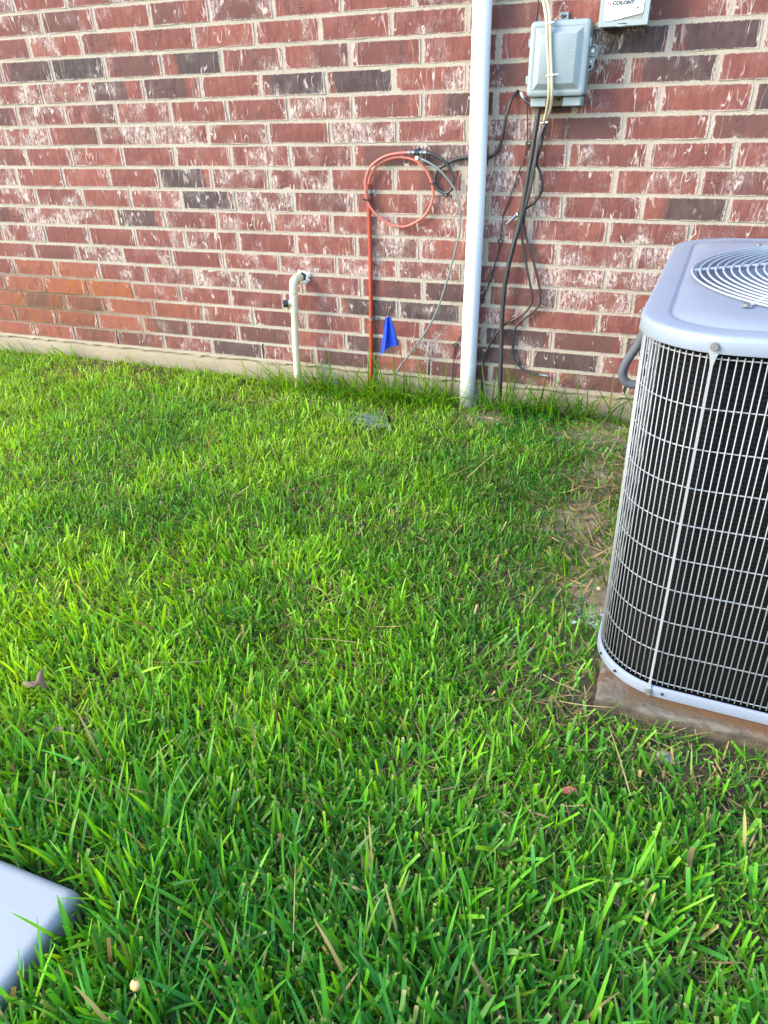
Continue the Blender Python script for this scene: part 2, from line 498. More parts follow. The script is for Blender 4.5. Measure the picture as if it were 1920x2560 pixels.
xs = np.concatenate([[-60, -25, -12, -8], np.arange(-5.6, 3.01, 0.05), [4.5, 8, 14, 30, 60]])
ys = np.concatenate([[-60, -25, -12, -7, -5], np.arange(-3.9, 0.061, 0.05)])
gx, gy = np.meshgrid(xs, ys, indexing='ij')
zz = gz(gx, gy)
gv = np.stack([gx, gy, zz], -1).reshape(-1, 3)
ny = len(ys)
gf = [(i * ny + j, (i + 1) * ny + j, (i + 1) * ny + j + 1, i * ny + j + 1) for i in range(len(xs) - 1) for j in range(ny - 1)]
g = mesh_obj('ground', gv, gf, M['soil'], None, True)
g['kind'] = 'structure'
dryv = np.zeros(len(gv))
for (bx, by, s_) in ((-0.03, -1.20, 0.13), (-0.115, -0.78, 0.11), (-0.10, -0.10, 0.14), (-0.55, -0.08, 0.08), (-0.06, -0.45, 0.08), (0.02, -1.0, 0.1)):
    dryv = np.maximum(dryv, np.exp(-((gv[:, 0] - bx) ** 2 + (gv[:, 1] - by) ** 2) / (2 * s_ * s_)))
da = g.data.attributes.new('dry', 'FLOAT', 'POINT')
da.data.foreach_set('value', dryv.astype(np.float32))

# ------------------------------------------------------------------ brick wall
ZL = [0.0082, 0.0805, 0.1565, 0.2323, 0.3088, 0.3879, 0.4609, 0.542, 0.6185, 0.6967, 0.7765, 0.8552, 0.9305, 1.0093, 1.0865, 1.1662, 1.2422, 1.3202]
JT = [
  [-2.872, -2.62, -2.365, -2.098, -1.836, -1.573],
  [-2.972, -2.713, -2.461, -2.2, -1.943, -1.688, -1.424, -1.171, -0.91],
  [-2.887, -2.629, -2.374, -2.12, -1.86, -1.603, -1.349, -1.094, -0.836, -0.583, -0.323, -0.064],
  [-2.981, -2.73, -2.474, -2.221, -1.962, -1.704, -1.446, -1.19, -0.935, -0.677, -0.424, -0.164],
  [-2.891, -2.639, -2.385, -2.128, -1.867, -1.609, -1.35, -1.091, -0.83, -0.575, -0.316, -0.058],
  [-2.737, -2.484, -2.234, -1.973, -1.714, -1.45, -1.194, -0.936, -0.681, -0.421, -0.162],
  [-2.905, -2.651, -2.396, -2.145, -1.89, -1.631, -1.365, -1.104, -0.848, -0.593, -0.334, -0.073],
  [-2.741, -2.488, -2.227, -1.976, -1.718, -1.463, -1.205, -0.946, -0.692, -0.436, -0.173, 0.087],
  [-2.645, -2.387, -2.134, -1.878, -1.62, -1.363, -1.103, -0.846, -0.59, -0.332, -0.074, 0.187],
  [-2.728, -2.469, -2.221, -1.971, -1.719, -1.461, -1.199, -0.943, -0.683, -0.431, -0.172, 0.09],
  [-2.645, -2.388, -2.133, -1.879, -1.619, -1.36, -1.104, -0.846, -0.588, -0.333, -0.076, 0.174],
  [-2.734, -2.491, -2.233, -1.969, -1.707, -1.446, -1.19, -0.932, -0.68, -0.424, -0.168, 0.089],
  [-2.636, -2.386, -2.123, -1.865, -1.612, -1.355, -1.098, -0.838, -0.582, -0.325, -0.069, 0.192],
  [-2.479, -2.227, -1.973, -1.716, -1.459, -1.196, -0.941, -0.686, -0.431, -0.175, 0.081],
  [-2.66, -2.4, -2.136, -1.874, -1.61, -1.356, -1.097, -0.84, -0.582, -0.324, -0.066, 0.182],
  [-2.488, -2.229, -1.975, -1.715, -1.461, -1.205, -0.947, -0.687, -0.43, -0.172],
  [-2.402, -2.147, -1.89, -1.639, -1.381, -1.123, -0.866, -0.608],
  [-2.52, -2.262, -2.005, -1.747, -1.49, -1.232, -0.975, -0.717],
]
DARK = [(-2.53,1.133,0.80,0.10),(-2.27,1.125,1.00,0.00),(-2.00,1.126,0.60,0.00),(-1.72,1.120,1.00,0.25),(-1.53,1.123,0.35,0.00),(-2.11,1.047,0.80,-0.30),(-1.85,1.042,0.75,-0.20),(-2.28,1.281,0.55,-0.10),(-1.52,1.277,0.40,0.00),(-2.57,1.205,0.35,0.30),(-2.11,1.209,0.35,-0.30),(-2.21,0.971,0.50,0.35),(-2.69,0.968,0.60,0.00),(-1.17,1.122,0.50,0.25),(-1.33,1.045,1.00,0.10),(-1.06,1.047,0.95,0.10),(-0.75,0.970,0.85,0.30),(-1.86,0.739,1.00,-0.15),(-2.35,0.896,0.35,0.20),(-1.75,0.663,1.00,-0.10),(-2.12,0.584,0.85,-0.15),(-2.84,0.581,0.45,-0.20),(-2.62,0.433,0.35,0.00),(-0.92,0.817,0.60,0.00),(-0.77,0.817,0.75,0.00),(-0.88,0.737,0.30,0.20),(-1.11,0.270,0.95,0.10),(-0.80,0.265,0.95,0.05),(-0.94,0.340,0.50,0.20),(-0.75,0.342,0.90,0.10),(-1.55,0.121,0.60,0.00),(-1.02,0.118,0.75,-0.10),(-1.64,0.038,0.70,-0.20),(-1.24,0.053,0.70,0.10),(-0.74,0.034,0.50,0.00),(-0.25,0.877,0.50,0.10),(0.13,0.659,0.90,0.28),(-0.18,1.125,1.00,0.00),(-0.39,1.146,0.75,0.20),(0.06,1.120,0.90,0.10),(-0.05,1.045,0.85,0.15),(0.22,0.967,0.90,0.00),(0.17,0.896,0.55,-0.10),(-0.03,1.191,0.40,-0.30),(-0.46,0.186,0.80,-0.05),(-0.19,0.193,0.55,0.00),(-0.04,0.201,0.90,0.00),(-0.51,0.113,0.85,0.00),(-0.26,0.115,0.95,0.00),(-0.40,0.038,0.65,-0.20),(-0.17,0.045,0.60,0.10),(-0.45,0.342,0.40,0.30),(-0.60,0.348,0.80,0.00),(-2.75,0.202,1.00,0.00),(-2.50,0.194,0.85,0.00),(-2.03,0.126,0.80,0.25),(-1.82,0.122,0.50,-0.10),(-2.48,0.049,0.50,0.00),(-2.23,0.055,0.60,-0.10),(-1.73,0.038,0.95,0.00),(-2.58,0.117,0.35,0.20),(-0.59,1.187,0.35,0.00),(-0.61,1.070,0.50,0.00),(-0.54,1.100,0.20,0.00)]
WASH = [(-2.60,0.276,1.00),(-2.35,0.271,0.80),(-2.85,0.278,0.45),(-2.77,0.352,0.40),(-2.51,0.349,0.40),(-2.23,0.206,0.35),(-2.94,0.196,0.35),(-2.84,0.125,0.30),(-2.33,0.120,0.35),(-2.94,0.047,0.25),(-1.99,0.192,0.30),(-2.69,0.047,0.25),(-2.50,0.194,0.40)]
PITCH = 0.2572

wall = thing('brick_wall', 'house wall of red brick with white mortar smears on a pale concrete footing', 'wall')

def brick_mesh(k):
    """unit brick: x -0.5..0.5 (scaled to length), real z height 0.0665, front face near y=0"""
    r = random.Random(100 + k)
    L, Hh, D = 0.246, 0.0338, 0.028
    nx, nz = 7, 2
    v, idx = [], {}
    for i in range(nx + 1):
        for j in range(nz + 1):
            ex = i in (0, nx); ez = j in (0, nz)
            x = (i / nx - 0.5) * L + r.uniform(-1, 1) * (0.0022 if ex else 0.005)
            z = (j / nz * 2 - 1) * Hh + r.uniform(-1, 1) * (0.0019 if ez else 0.006)
            y = r.uniform(-0.0009, 0.0009) + (0.0012 if (ex or ez) else -0.0003)
            idx[i, j] = len(v); v.append((x, y, z))
    f = [(idx[i, j], idx[i + 1, j], idx[i + 1, j + 1], idx[i, j + 1]) for i in range(nx) for j in range(nz)]
    ring = [(i, 0) for i in range(nx)] + [(nx, j) for j in range(nz)] + [(i, nz) for i in range(nx, 0, -1)] + [(0, j) for j in range(nz, 0, -1)]
    back = []
    for q in ring:
        x, y, z = v[idx[q]]
        back.append(len(v)); v.append((x, D, z))
    for a in range(len(ring)):
        c = (a + 1) % len(ring)
        f.append((idx[ring[a]], back[a], back[c], idx[ring[c]]))
    me = bpy.data.meshes.new('brick')
    me.from_pydata(v, [], f); me.update()
    me.materials.append(M['brick'])
    return me
BM = [brick_mesh(k) for k in range(14)]

XMIN, XMAX, ROWS = -5.2, 3.2, 34
far = MB()
weeps = []
brick_count = 0
for ri in range(ROWS):
    if ri < 17:
        z0, z1 = ZL[ri], ZL[ri + 1]
    else:
        z0 = 1.3202 + (ri - 17) * 0.0775; z1 = z0 + 0.0775
    if ri < len(JT):
        J = list(JT[ri])
    else:
        J = [x + (0.1286 if ri % 2 == 0 else 0) for x in JT[17]]
    while J[-1] < XMAX: J.append(J[-1] + PITCH + rng.uniform(-0.003, 0.003))
    while J[0] > XMIN: J.insert(0, J[0] - PITCH + rng.uniform(-0.003, 0.003))
    zc = (z0 + z1) / 2
    if ri == 0:
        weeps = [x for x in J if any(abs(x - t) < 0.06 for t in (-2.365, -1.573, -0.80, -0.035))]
    for a, c in zip(J, J[1:]):
        xc = (a + c) / 2
        ln = c - a - 0.0115 + rng.uniform(-0.001, 0.001)
        left_edge = -2.60 - (1.37 - zc) * 0.42
        in_view = ri <= 17 and (left_edge - 0.14) < xc < 0.62 and not (xc > 0.42 and zc < 0.75) and not (xc > 0.2 and zc < 0.45)
        hz = (z1 - z0 - 0.0105) / 0.0676
        tilt = rng.uniform(-0.006, 0.006)
        if in_view:
            o = link('brick', rng.choice(BM), None, wall)
            sx = ln / 0.246 * rng.choice((1, 1))
            o.location = (xc, rng.uniform(-0.0013, 0.0013), zc + rng.uniform(-0.001, 0.001))
            o.scale = (sx, 1, hz)
            o.rotation_euler = (rng.uniform(-0.012, 0.012), tilt, rng.uniform(-0.006, 0.006))
            o['seed'] = rng.uniform(0, 40)
            o['tone'] = min(1, max(0, rng.gauss(0.5, 0.25)))
            o['dark'] = 0.0; o['dark_at'] = rng.uniform(-0.3, 0.3); o['wash'] = 0.0
            o['white'] = min(1.0, max(0.0, rng.gauss(0.5, 0.27)))
            if rng.random() < 0.2:
                o['dark'] = rng.uniform(0.1, 0.35)
            for (mx_, mz, d, at) in DARK:
                if a < mx_ < c and z0 < mz < z1:
                    o['dark'] = d; o['dark_at'] = at; o['white'] *= 0.6
            o['wash'] = 0.62 * math.exp(-((xc + 2.85) / 0.75) ** 2 - ((zc - 0.16) / 0.16) ** 2)
            for (mx_, mz, d) in WASH:
                if a < mx_ < c and z0 < mz < z1:
                    o['wash'] = max(o['wash'], d); o['white'] *= 0.5; o['tone'] = min(1, o['tone'] + 0.3)
            brick_count += 1
        else:
            me = rng.choice(BM)
            ct, st = math.cos(tilt), math.sin(tilt)
            far.add([(xc + (p.co.x * ln / 0.246), p.co.y, zc + p.co.z * hz + p.co.x * st) for p in me.vertices], [tuple(p.vertices) for p in me.polygons])
fo = far.obj('brick_courses', M['brick_far'], wall)
fo['kind'] = 'stuff'
# mortar bed: one sheet set back behind the brick faces, running through all the joints
mx_ = np.arange(XMIN - 0.1, XMAX + 0.15, 0.03); mz_ = np.arange(0.0, 1.3202 + 17 * 0.0775 + 0.02, 0.02)
A, B = np.meshgrid(mx_, mz_, indexing='ij')
Yd = 0.0036 + 0.0010 * vnoise(A, B, 0.05, 5) + 0.0009 * vnoise(A, B, 0.022, 6)
mv = np.stack([A, Yd, B], -1).reshape(-1, 3); nz_ = len(mz_)
mf = [(i * nz_ + j, (i + 1) * nz_ + j, (i + 1) * nz_ + j + 1, i * nz_ + j + 1) for i in range(len(mx_) - 1) for j in range(nz_ - 1)]
mesh_obj('mortar', mv, mf, M['mortar'], wall, True)
MB().box(XMIN, XMAX, 0.03, 0.25, 0.001, 2.6).obj('wall_core', M['mortar'], wall)
for x in weeps:  # flat near-black plates paint the dark of the open joints
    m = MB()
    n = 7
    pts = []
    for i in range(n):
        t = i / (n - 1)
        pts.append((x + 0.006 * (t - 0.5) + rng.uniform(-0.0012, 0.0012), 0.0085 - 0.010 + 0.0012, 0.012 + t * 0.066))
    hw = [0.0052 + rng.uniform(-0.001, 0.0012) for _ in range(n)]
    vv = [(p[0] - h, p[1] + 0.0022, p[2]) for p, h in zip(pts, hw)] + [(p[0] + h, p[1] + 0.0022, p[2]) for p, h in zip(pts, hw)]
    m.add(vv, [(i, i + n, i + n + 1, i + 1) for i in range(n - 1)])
    m.obj('weep_hole_dark_plate', M['hole'], wall)

# concrete footing with a slightly wandering face, and the ragged bead of bedding mortar on its top edge
fx = np.arange(XMIN, XMAX + 0.01, 0.04); fz = np.array([-0.35, -0.2, -0.15, -0.12, -0.09, -0.06, -0.035, -0.012, 0.0005])
A, B = np.meshgrid(fx, fz, indexing='ij')
Yf = 0.006 - 0.010 * (B < -0.004) + 0.0022 * vnoise(A, B, 0.13, 7) - 0.012 * np.clip(-B - 0.02, 0, 0.1)
fv = np.stack([A, Yf, B], -1).reshape(-1, 3); nf = len(fz)
ff = [(i * nf + j, (i + 1) * nf + j, (i + 1) * nf + j + 1, i * nf + j + 1) for i in range(len(fx) - 1) for j in range(nf - 1)]
mesh_obj('footing', fv, ff, M['concrete'], wall, True)
bx_ = np.arange(XMIN, XMAX, 0.012)
low = 0.0005 - 0.011 * np.clip(vnoise(bx_, bx_ * 0, 0.05, 8) + 0.35 * vnoise(bx_, bx_ * 0, 0.018, 9), -0.5, 1)
vv, ffc = [], []
for i, x in enumerate(bx_):
    vv += [(x, -0.0015, 0.0125), (x, -0.0085 + 0.002 * math.sin(x * 71), 0.004), (x, -0.0075, low[i]), (x, 0.004, low[i] - 0.001)]
    if i:
        k = 4 * i
        for q in range(3):
            ffc.append((k - 4 + q, k + q, k + q + 1, k - 3 + q))
mesh_obj('bedding_mortar', vv, ffc, M['concrete'], wall)

# ------------------------------------------------------------------ white drain pipe down the wall
t = thing('drain_pipe', 'tall white plastic pipe standing upright against the brick wall', 'pipe', (-0.628, -0.045, -0.10))
tube('pipe', [(-0.001, 0.0, -0.06), (0.0, 0, 0.3), (0.004, 0.0, 0.8), (-0.002, 0.0, 1.36), (-0.004, 0, 2.5)], 0.0305, M['pipe'], t, 28, 0.1)

# ------------------------------------------------------------------ condensate drain: elbow, tee, black cap
t = thing('condensate_drain', 'short cream plastic standpipe with elbow and black side cap coming out of the bricks', 'pipe', (-1.368, -0.072, -0.08))
def rel(p, o): return tuple(a - c for a, c in zip(p, o.location))
def relp(ps, o): return [rel(p, o) for p in ps]
tube('pipe', relp([(-1.377, -0.074, -0.14), (-1.372, -0.073, 0.05), (-1.362, -0.072, 0.255)], t), 0.0135, M['pvc_cream'], t, 16)
rod('tee', rel((-1.3625, -0.072, 0.248), t), rel((-1.3575, -0.072, 0.325), t), 0.0170, M['pvc_cream'], t, 18)
rod('tee_branch', rel((-1.362, -0.074, 0.288), t), rel((-1.3815, -0.089, 0.2875), t), 0.0125, M['pvc_cream'], t, 14)
rod('cap', rel((-1.3795, -0.0875, 0.2876), t), rel((-1.3950, -0.0985, 0.287), t), 0.0150, M['black_matt'], t, 16)
rod('elbow_socket', rel((-1.3576, -0.072, 0.3275), t), rel((-1.3555, -0.072, 0.354), t), 0.0168, M['pvc_cream'], t, 18)
el = spline([(-1.3556, -0.072, 0.350), (-1.3550, -0.071, 0.366), (-1.3525, -0.062, 0.377), (-1.3490, -0.046, 0.379), (-1.3465, -0.026, 0.379)], 0.004)
v_, f_ = tube_geo([rel(p, t) for p in el], 0.0166, 18)
mesh_obj('elbow', v_, f_, M['pvc_cream'], t, True)
# broken sealant collar round the hole
m = MB(); r = random.Random(5); n = 22
inn, out_, top = [], [], []
for i in range(n):
    a = 2 * math.pi * i / n
    R0 = 0.016 * (1 + 0.12 * r.uniform(-1, 1)); R1 = 0.026 * (1 + 0.28 * r.uniform(-1, 1))
    inn.append((-1.342 + R0 * math.cos(a), -0.010 + r.uniform(-0.004, 0.004), 0.380 + R0 * math.sin(a)))
    top.append((-1.342 + (R0 + R1) / 2 * math.cos(a), -0.014 + r.uniform(-0.004, 0.004), 0.380 + (R0 + R1) / 2 * math.sin(a)))
    out_.append((-1.342 + R1 * math.cos(a), -0.0005, 0.380 + R1 * math.sin(a)))
m.add(inn + top + out_, [(i, (i + 1) % n, n + (i + 1) % n, n + i) for i in range(n)] + [(n + i, n + (i + 1) % n, 2 * n + (i + 1) % n, 2 * n + i) for i in range(n)])
m.v = [rel(p, t) for p in m.v]
m.obj('sealant', M['sealant'], t)
m = MB(); m.add([rel((-1.342 + 0.019 * math.cos(2 * math.pi * i / 16), -0.0035, 0.380 + 0.019 * math.sin(2 * math.pi * i / 16)), t) for i in range(16)], [tuple(range(16))])
m.obj('wall_hole', M['hole'], t)

# ------------------------------------------------------------------ orange conduit, orange cable loop, connector
def strap(parent, x, z, y, w_, mat):
    m = MB()
    n = 8
    prof = [(x + 0.0098 * math.cos(math.pi * i / n), y - 0.0098 * math.sin(math.pi * i / n)) for i in range(n, -1, -1)]
    prof = [(x - 0.0098, -0.001)] + prof + [(x + 0.0098, -0.0022), (x + w_, -0.0022)]
    v = [(p[0], p[1], z - 0.006) for p in prof] + [(p[0], p[1], z + 0.006) for p in prof]
    k = len(prof)
    m.add(v, [(i, i + 1, k + i + 1, k + i) for i in range(k - 1)])
    m.tube([(x + w_ - 0.007, -0.0005, z), (x + w_ - 0.007, -0.006, z)], 0.0042, 8)
    m.v = [rel(p, parent) for p in m.v]
    return m.obj('strap', mat, parent)
t = thing('orange_conduit', 'straight orange plastic conduit rising from the grass up the bricks', 'conduit', (-1.055, -0.0125, -0.11))
tube('tube', relp([(-1.056, -0.014, -0.14), (-1.052, -0.0125, 0.06), (-1.047, -0.0125, 0.231), (-1.042, -0.0125, 0.45), (-1.041, -0.0125, 0.725)], t), 0.0084, M['orange'], t, 16, 0.05)
strap(t, -1.0395, 0.699, -0.0125, 0.020, M['steel'])
strap(t, -1.046, 0.230, -0.0125, 0.028, M['zinc'])

OL = [(-1.041, -0.0125, 0.705), (-1.038, -0.0125, 0.732), (-1.027, -0.013, 0.757), (-1.001, -0.016, 0.786), (-0.969, -0.016, 0.803), (-0.933, -0.016, 0.812), (-0.902, -0.016, 0.812), (-0.872, -0.016, 0.807), (-0.842, -0.016, 0.794), (-0.814, -0.016, 0.767), (-0.796, -0.016, 0.73), (-0.79, -0.016, 0.695), (-0.798, -0.016, 0.659), (-0.82, -0.016, 0.624), (-0.851, -0.016, 0.601), (-0.887, -0.018, 0.585), (-0.919, -0.019, 0.582), (-0.956, -0.021, 0.59), (-0.993, -0.024, 0.612), (-1.025, -0.027, 0.641), (-1.043, -0.028, 0.676), (-1.046, -0.029, 0.711), (-1.043, -0.029, 0.744), (-1.028, -0.028, 0.778), (-1.002, -0.026, 0.8), (-0.966, -0.024, 0.817), (-0.925, -0.024, 0.825), (-0.879, -0.024, 0.828)]
t = thing('orange_cable', 'faded orange cable wound in one large loop on the bricks', 'cable', (-0.915, -0.02, 0.70))
tube('cable', relp(OL, t), 0.0046, M['salmon'], t, 12, 0.008)
def zip_tie(parent, p, tail, mat, r=0.0085, name='zip_tie', axis='z'):
    m = MB()
    p = Vector(p)
    n = 12
    pts = [p + (Vector((math.cos(2 * math.pi * i / n) * r, math.sin(2 * math.pi * i / n) * r, 0))) for i in range(n + 1)]
    m.tube(pts, 0.0019, 6)
    m.box(p.x - 0.0035, p.x + 0.0035, p.y - r - 0.004, p.y - r + 0.001, p.z - 0.0035, p.z + 0.0035)
    m.tube([p + Vector((0, -r, 0)), p + Vector((tail[0], -r - 0.003, tail[1]))], 0.0014, 5)
    m.v = [rel(q, parent) for q in m.v]
    return m.obj(name, mat, parent)
zip_tie(t, (-1.043, -0.023, 0.673), (-0.017, 0.002), M['black_matt'], 0.013)
zip_tie(t, (-0.790, -0.016, 0.729), (-0.016, -0.001), M['black_matt'], 0.0082)

t = thing('cable_coupler', 'black and silver cable connector block with white screw between orange and black cables', 'connector', (-0.846, -0.02, 0.827))
def ring(name, x0, x1, r, mat, z=0.827, y=-0.024):
    return rod(name, rel((x0, y, z + 0.001), t), rel((x1, y, z), t), r, mat, t, 14)
ring('plug_sleeve', -0.884, -0.874, 0.0062, M['steel'])
ring('collar', -0.874, -0.867, 0.0074, M['bluegrey'])
ring('hex_nut', -0.867, -0.857, 0.0070, M['steel'])
ring('block_body', -0.857, -0.850, 0.0105, M['black_matt'])
ring('block_neck', -0.850, -0.847, 0.0062, M['steel'])
ring('block_body', -0.847, -0.840, 0.0110, M['black_matt'])
ring('hex_nut', -0.840, -0.832, 0.0068, M['steel'])
ring('collar', -0.832, -0.825, 0.0074, M['bluegrey'])
ring('plug_sleeve', -0.825, -0.814, 0.0066, M['steel'])
MB().box(-0.008, 0.006, -0.001, 0.0185, -0.006, 0.014).obj('bracket', M['black_matt'], t, bevel=0.002)
rod('ground_screw', (-0.0005, -0.006, -0.0155), (-0.0005, -0.017, -0.0155), 0.0062, M['whitecap'], t, 14)
rod('bolt', (-0.001, 0.012, 0.0165), (-0.001, -0.004, 0.0165), 0.0045, M['zinc'], t, 8)
rod('ground_lug', (-0.003, -0.002, -0.018), (0.014, -0.006, -0.0165), 0.0048, M['black_matt'], t, 10)

BLK = [(-0.815, -0.024, 0.826), (-0.803, -0.024, 0.825), (-0.784, -0.024, 0.82), (-0.752, -0.024, 0.802), (-0.732, -0.022, 0.781), (-0.717, -0.02, 0.757), (-0.714, -0.02, 0.736), (-0.718, -0.02, 0.717), (-0.732, -0.018, 0.701), (-0.749, -0.015, 0.699), (-0.77, -0.012, 0.707), (-0.783, -0.011, 0.724), (-0.787, -0.010, 0.742), (-0.782, -0.010, 0.763), (-0.766, -0.010, 0.779), (-0.74, -0.009, 0.794), (-0.716, -0.008, 0.804), (-0.693, -0.007, 0.809), (-0.672, -0.007, 0.811), (-0.638, -0.007, 0.811), (-0.602, -0.009, 0.809), (-0.577, -0.012, 0.819), (-0.56, -0.014, 0.839), (-0.546, -0.02, 0.89), (-0.541, -0.025, 0.926), (-0.536, -0.025, 0.943), (-0.531, -0.022, 0.969), (-0.522, -0.012, 0.99), (-0.511, 0.004, 1.004)]
t = thing('black_cable', 'black cable with a small loop passing behind the white pipe into a wall hole', 'cable', (-0.75, -0.015, 0.75), 'black cables on the wall')
tube('cable', relp(BLK, t), 0.0050, M['black'], t, 10, 0.008)
def clip(parent, x, z, y=-0.006):
    m = MB()
    m.box(x - 0.006, x + 0.004, y - 0.008, 0.002, z - 0.005, z + 0.005)
    m.tube([(x + 0.006, 0.002, z), (x + 0.006, y - 0.006, z)], 0.0052, 10)
    m.v = [rel(q, parent) for q in m.v]
    o = m.obj('clip', M['black_matt'], parent)
    m = MB(); m.tube([(x + 0.0062, y - 0.004, z), (x + 0.0062, y - 0.008, z)], 0.0026, 8)
    m.v = [rel(q, parent) for q in m.v]
    m.obj('nail_head', M['steel'], parent)
clip(t, -0.748, 0.693, -0.014)

GND = [(-0.836, -0.028, 0.810), (-0.805, -0.032, 0.798), (-0.773, -0.034, 0.781), (-0.749, -0.035, 0.762), (-0.725, -0.033, 0.737), (-0.704, -0.031, 0.709), (-0.692, -0.03, 0.674), (-0.684, -0.03, 0.632), (-0.682, -0.03, 0.613), (-0.687, -0.03, 0.559), (-0.705, -0.03, 0.483), (-0.729, -0.03, 0.395), (-0.764, -0.03, 0.287), (-0.813, -0.03, 0.194), (-0.868, -0.035, 0.114), (-0.913, -0.04, 0.056), (-0.943, -0.04, 0.001), (-0.941, -0.04, -0.046), (-0.935, -0.04, -0.13)]
o = tube('ground_wire', GND, 0.0034, M['gndwire'], None, 8, 0.012)
tag(o, 'thin grey-green wire curving from the connector down into the grass', 'wire')

# ------------------------------------------------------------------ blue marking flag
t = thing('marking_flag', 'small blue plastic marking flag drooping from a thin wire stake', 'flag', (-0.90, -0.11, -0.10))
nu, nv = 25, 13
TL, TR, BR, BL_ = Vector((-0.951, -0.11, 0.264)), Vector((-0.927, -0.11, 0.272)), Vector((-0.893, -0.11, 0.163)), Vector((-0.978, -0.11, 0.118))
vv = []
for j in range(nv):
    b_ = j / (nv - 1)
    for i in range(nu):
        a = i / (nu - 1)
        p = TL.lerp(TR, a).lerp(BL_.lerp(BR, a), b_)
        p.z += 0.016 * math.sin(math.pi * a) * b_ ** 2 * 0.6 - 0.004 * b_ * (1 - a)
        p.y += (0.011 * math.sin(a * 11 + 0.6 + b_) + 0.005 * math.sin(a * 23 + b_ * 4)) * (0.35 + 0.65 * b_)
        vv.append(rel(p, t))
fo = mesh_obj('flag', vv, [(j * nu + i, j * nu + i + 1, (j + 1) * nu + i + 1, (j + 1) * nu + i) for j in range(nv - 1) for i in range(nu - 1)], M['flag'], t, True)
tube('stake', relp([(-0.928, -0.112, 0.274), (-0.895, -0.112, 0.165), (-0.868, -0.11, 0.015), (-0.850, -0.11, -0.13)], t), 0.0017, M['rusty'], t, 6, 0.05)

# ------------------------------------------------------------------ grey telephone box with cream cables over it
t = thing('utility_box', 'grey plastic utility box mounted on the bricks under two cream cables', 'box', (-0.375, 0.0, 1.08))
def rr(x0, x1, z0, z1, r, y, n=5):
    out = []
    for cx, cz, a0 in ((x1 - r, z0 + r, -90), (x1 - r, z1 - r, 0), (x0 + r, z1 - r, 90), (x0 + r, z0 + r, 180)):
        for i in range(n + 1):
            a = math.radians(a0 + 90 * i / n)
            out.append((cx + r * math.cos(a), y, cz + r * math.sin(a)))
    return out
def stack(loops, cap0=False, cap1=True):
    n = len(loops[0]); v = [p for L_ in loops for p in L_]
    f = [(k * n + i, k * n + (i + 1) % n, (k + 1) * n + (i + 1) % n, (k + 1) * n + i) for k in range(len(loops) - 1) for i in range(n)]
    if cap0: f.append(tuple(range(n))[::-1])
    if cap1: f.append(tuple((len(loops) - 1) * n + i for i in range(n)))
    return v, f
def grow(x0, x1, z0, z1, r, prof):
    return [rr(x0 + i, x1 - i, z0 + i, z1 - i, max(0.001, r - i), y) for (i, y) in prof]
def part(name, loops, mat, parent, cap0=False, cap1=True, ang=40):
    v, f = stack(loops, cap0, cap1)
    o = MB().add([rel(p, parent) for p in v], f).obj(name, mat, parent, True)
    o.data.set_sharp_from_angle(angle=math.radians(ang))
    return o
x0, x1, z0, z1 = -0.466, -0.289, 0.984, 1.180
part('back_box', grow(x0 + 0.003, x1 - 0.002, z0 + 0.002, z1 - 0.002, 0.010, [(0, -0.001), (0, -0.062)]), M['boxgrey'], t)
part('cover', grow(x0, x1, z0, z1, 0.013, [(0.0005, -0.0605), (0, -0.064), (0, -0.088), (0.002, -0.094), (0.006, -0.097), (0.015, -0.0985), (0.0175, -0.0975), (0.024, -0.1005), (0.033, -0.1135), (0.036, -0.1150)]), M['boxgrey'], t, False, True, 32)
part('knockout', grow(-0.4545, -0.4035, 0.9565, 0.9835, 0.004, [(0, -0.004), (0, -0.074), (0.003, -0.078)]), M['boxgrey'], t)
part('knockout', grow(-0.3545, -0.2975, 0.9565, 0.9835, 0.004, [(0, -0.004), (0, -0.074), (0.003, -0.078)]), M['boxgrey'], t)
part('cable_plate', grow(-0.392, -0.360, 0.958, 0.9835, 0.002, [(0, -0.004), (0, -0.040), (0.001, -0.041)]), M['boxtan'], t)
rod('plate_screw', rel((-0.372, -0.040, 0.976), t), rel((-0.372, -0.045, 0.976), t), 0.0042, M['hole'], t, 10)
part('hanger_tab', grow(-0.398, -0.369, 1.176, 1.206, 0.002, [(0, -0.001), (0, -0.006), (0.001, -0.007)]), M['boxgrey'], t)
rod('hanger_screw', rel((-0.387, -0.006, 1.195), t), rel((-0.387, -0.012, 1.195), t), 0.0055, M['rusty'], t, 10)
rod('hanger_slot', rel((-0.379, -0.006, 1.1955), t), rel((-0.379, -0.0078, 1.1955), t), 0.0034, M['hole'], t, 10)
# hasp on the right: ring, plate, screw
m = MB()
hp = [(-0.293, 1.118), (-0.270, 1.116), (-0.264, 1.108), (-0.265, 1.090), (-0.271, 1.084), (-0.275, 1.058), (-0.283, 1.049), (-0.295, 1.050)]
m.add([rel((x, -0.056, z), t) for x, z in hp] + [rel((x, -0.050, z), t) for x, z in hp], [tuple(range(8)), tuple(range(15, 7, -1))] + [(i, (i + 1) % 8, 8 + (i + 1) % 8, 8 + i) for i in range(8)])
m.obj('hasp', M['boxgrey'], t)
ringpts = [rel((-0.280 + 0.012 * math.cos(a), -0.0585, 1.101 + 0.014 * math.sin(a)), t) for a in [2 * math.pi * i / 18 for i in range(19)]]
v_, f_ = tube_geo(ringpts, 0.003, 6); mesh_obj('hasp_ring', v_, f_, M['boxgrey'], t, True)
rod('hasp_bolt', rel((-0.280, -0.055, 1.100), t), rel((-0.280, -0.063, 1.100), t), 0.0058, M['steel'], t, 6)
rod('hasp_screw', rel((-0.283, -0.055, 1.073), t), rel((-0.283, -0.0585, 1.073), t), 0.004, M['steel'], t, 8)
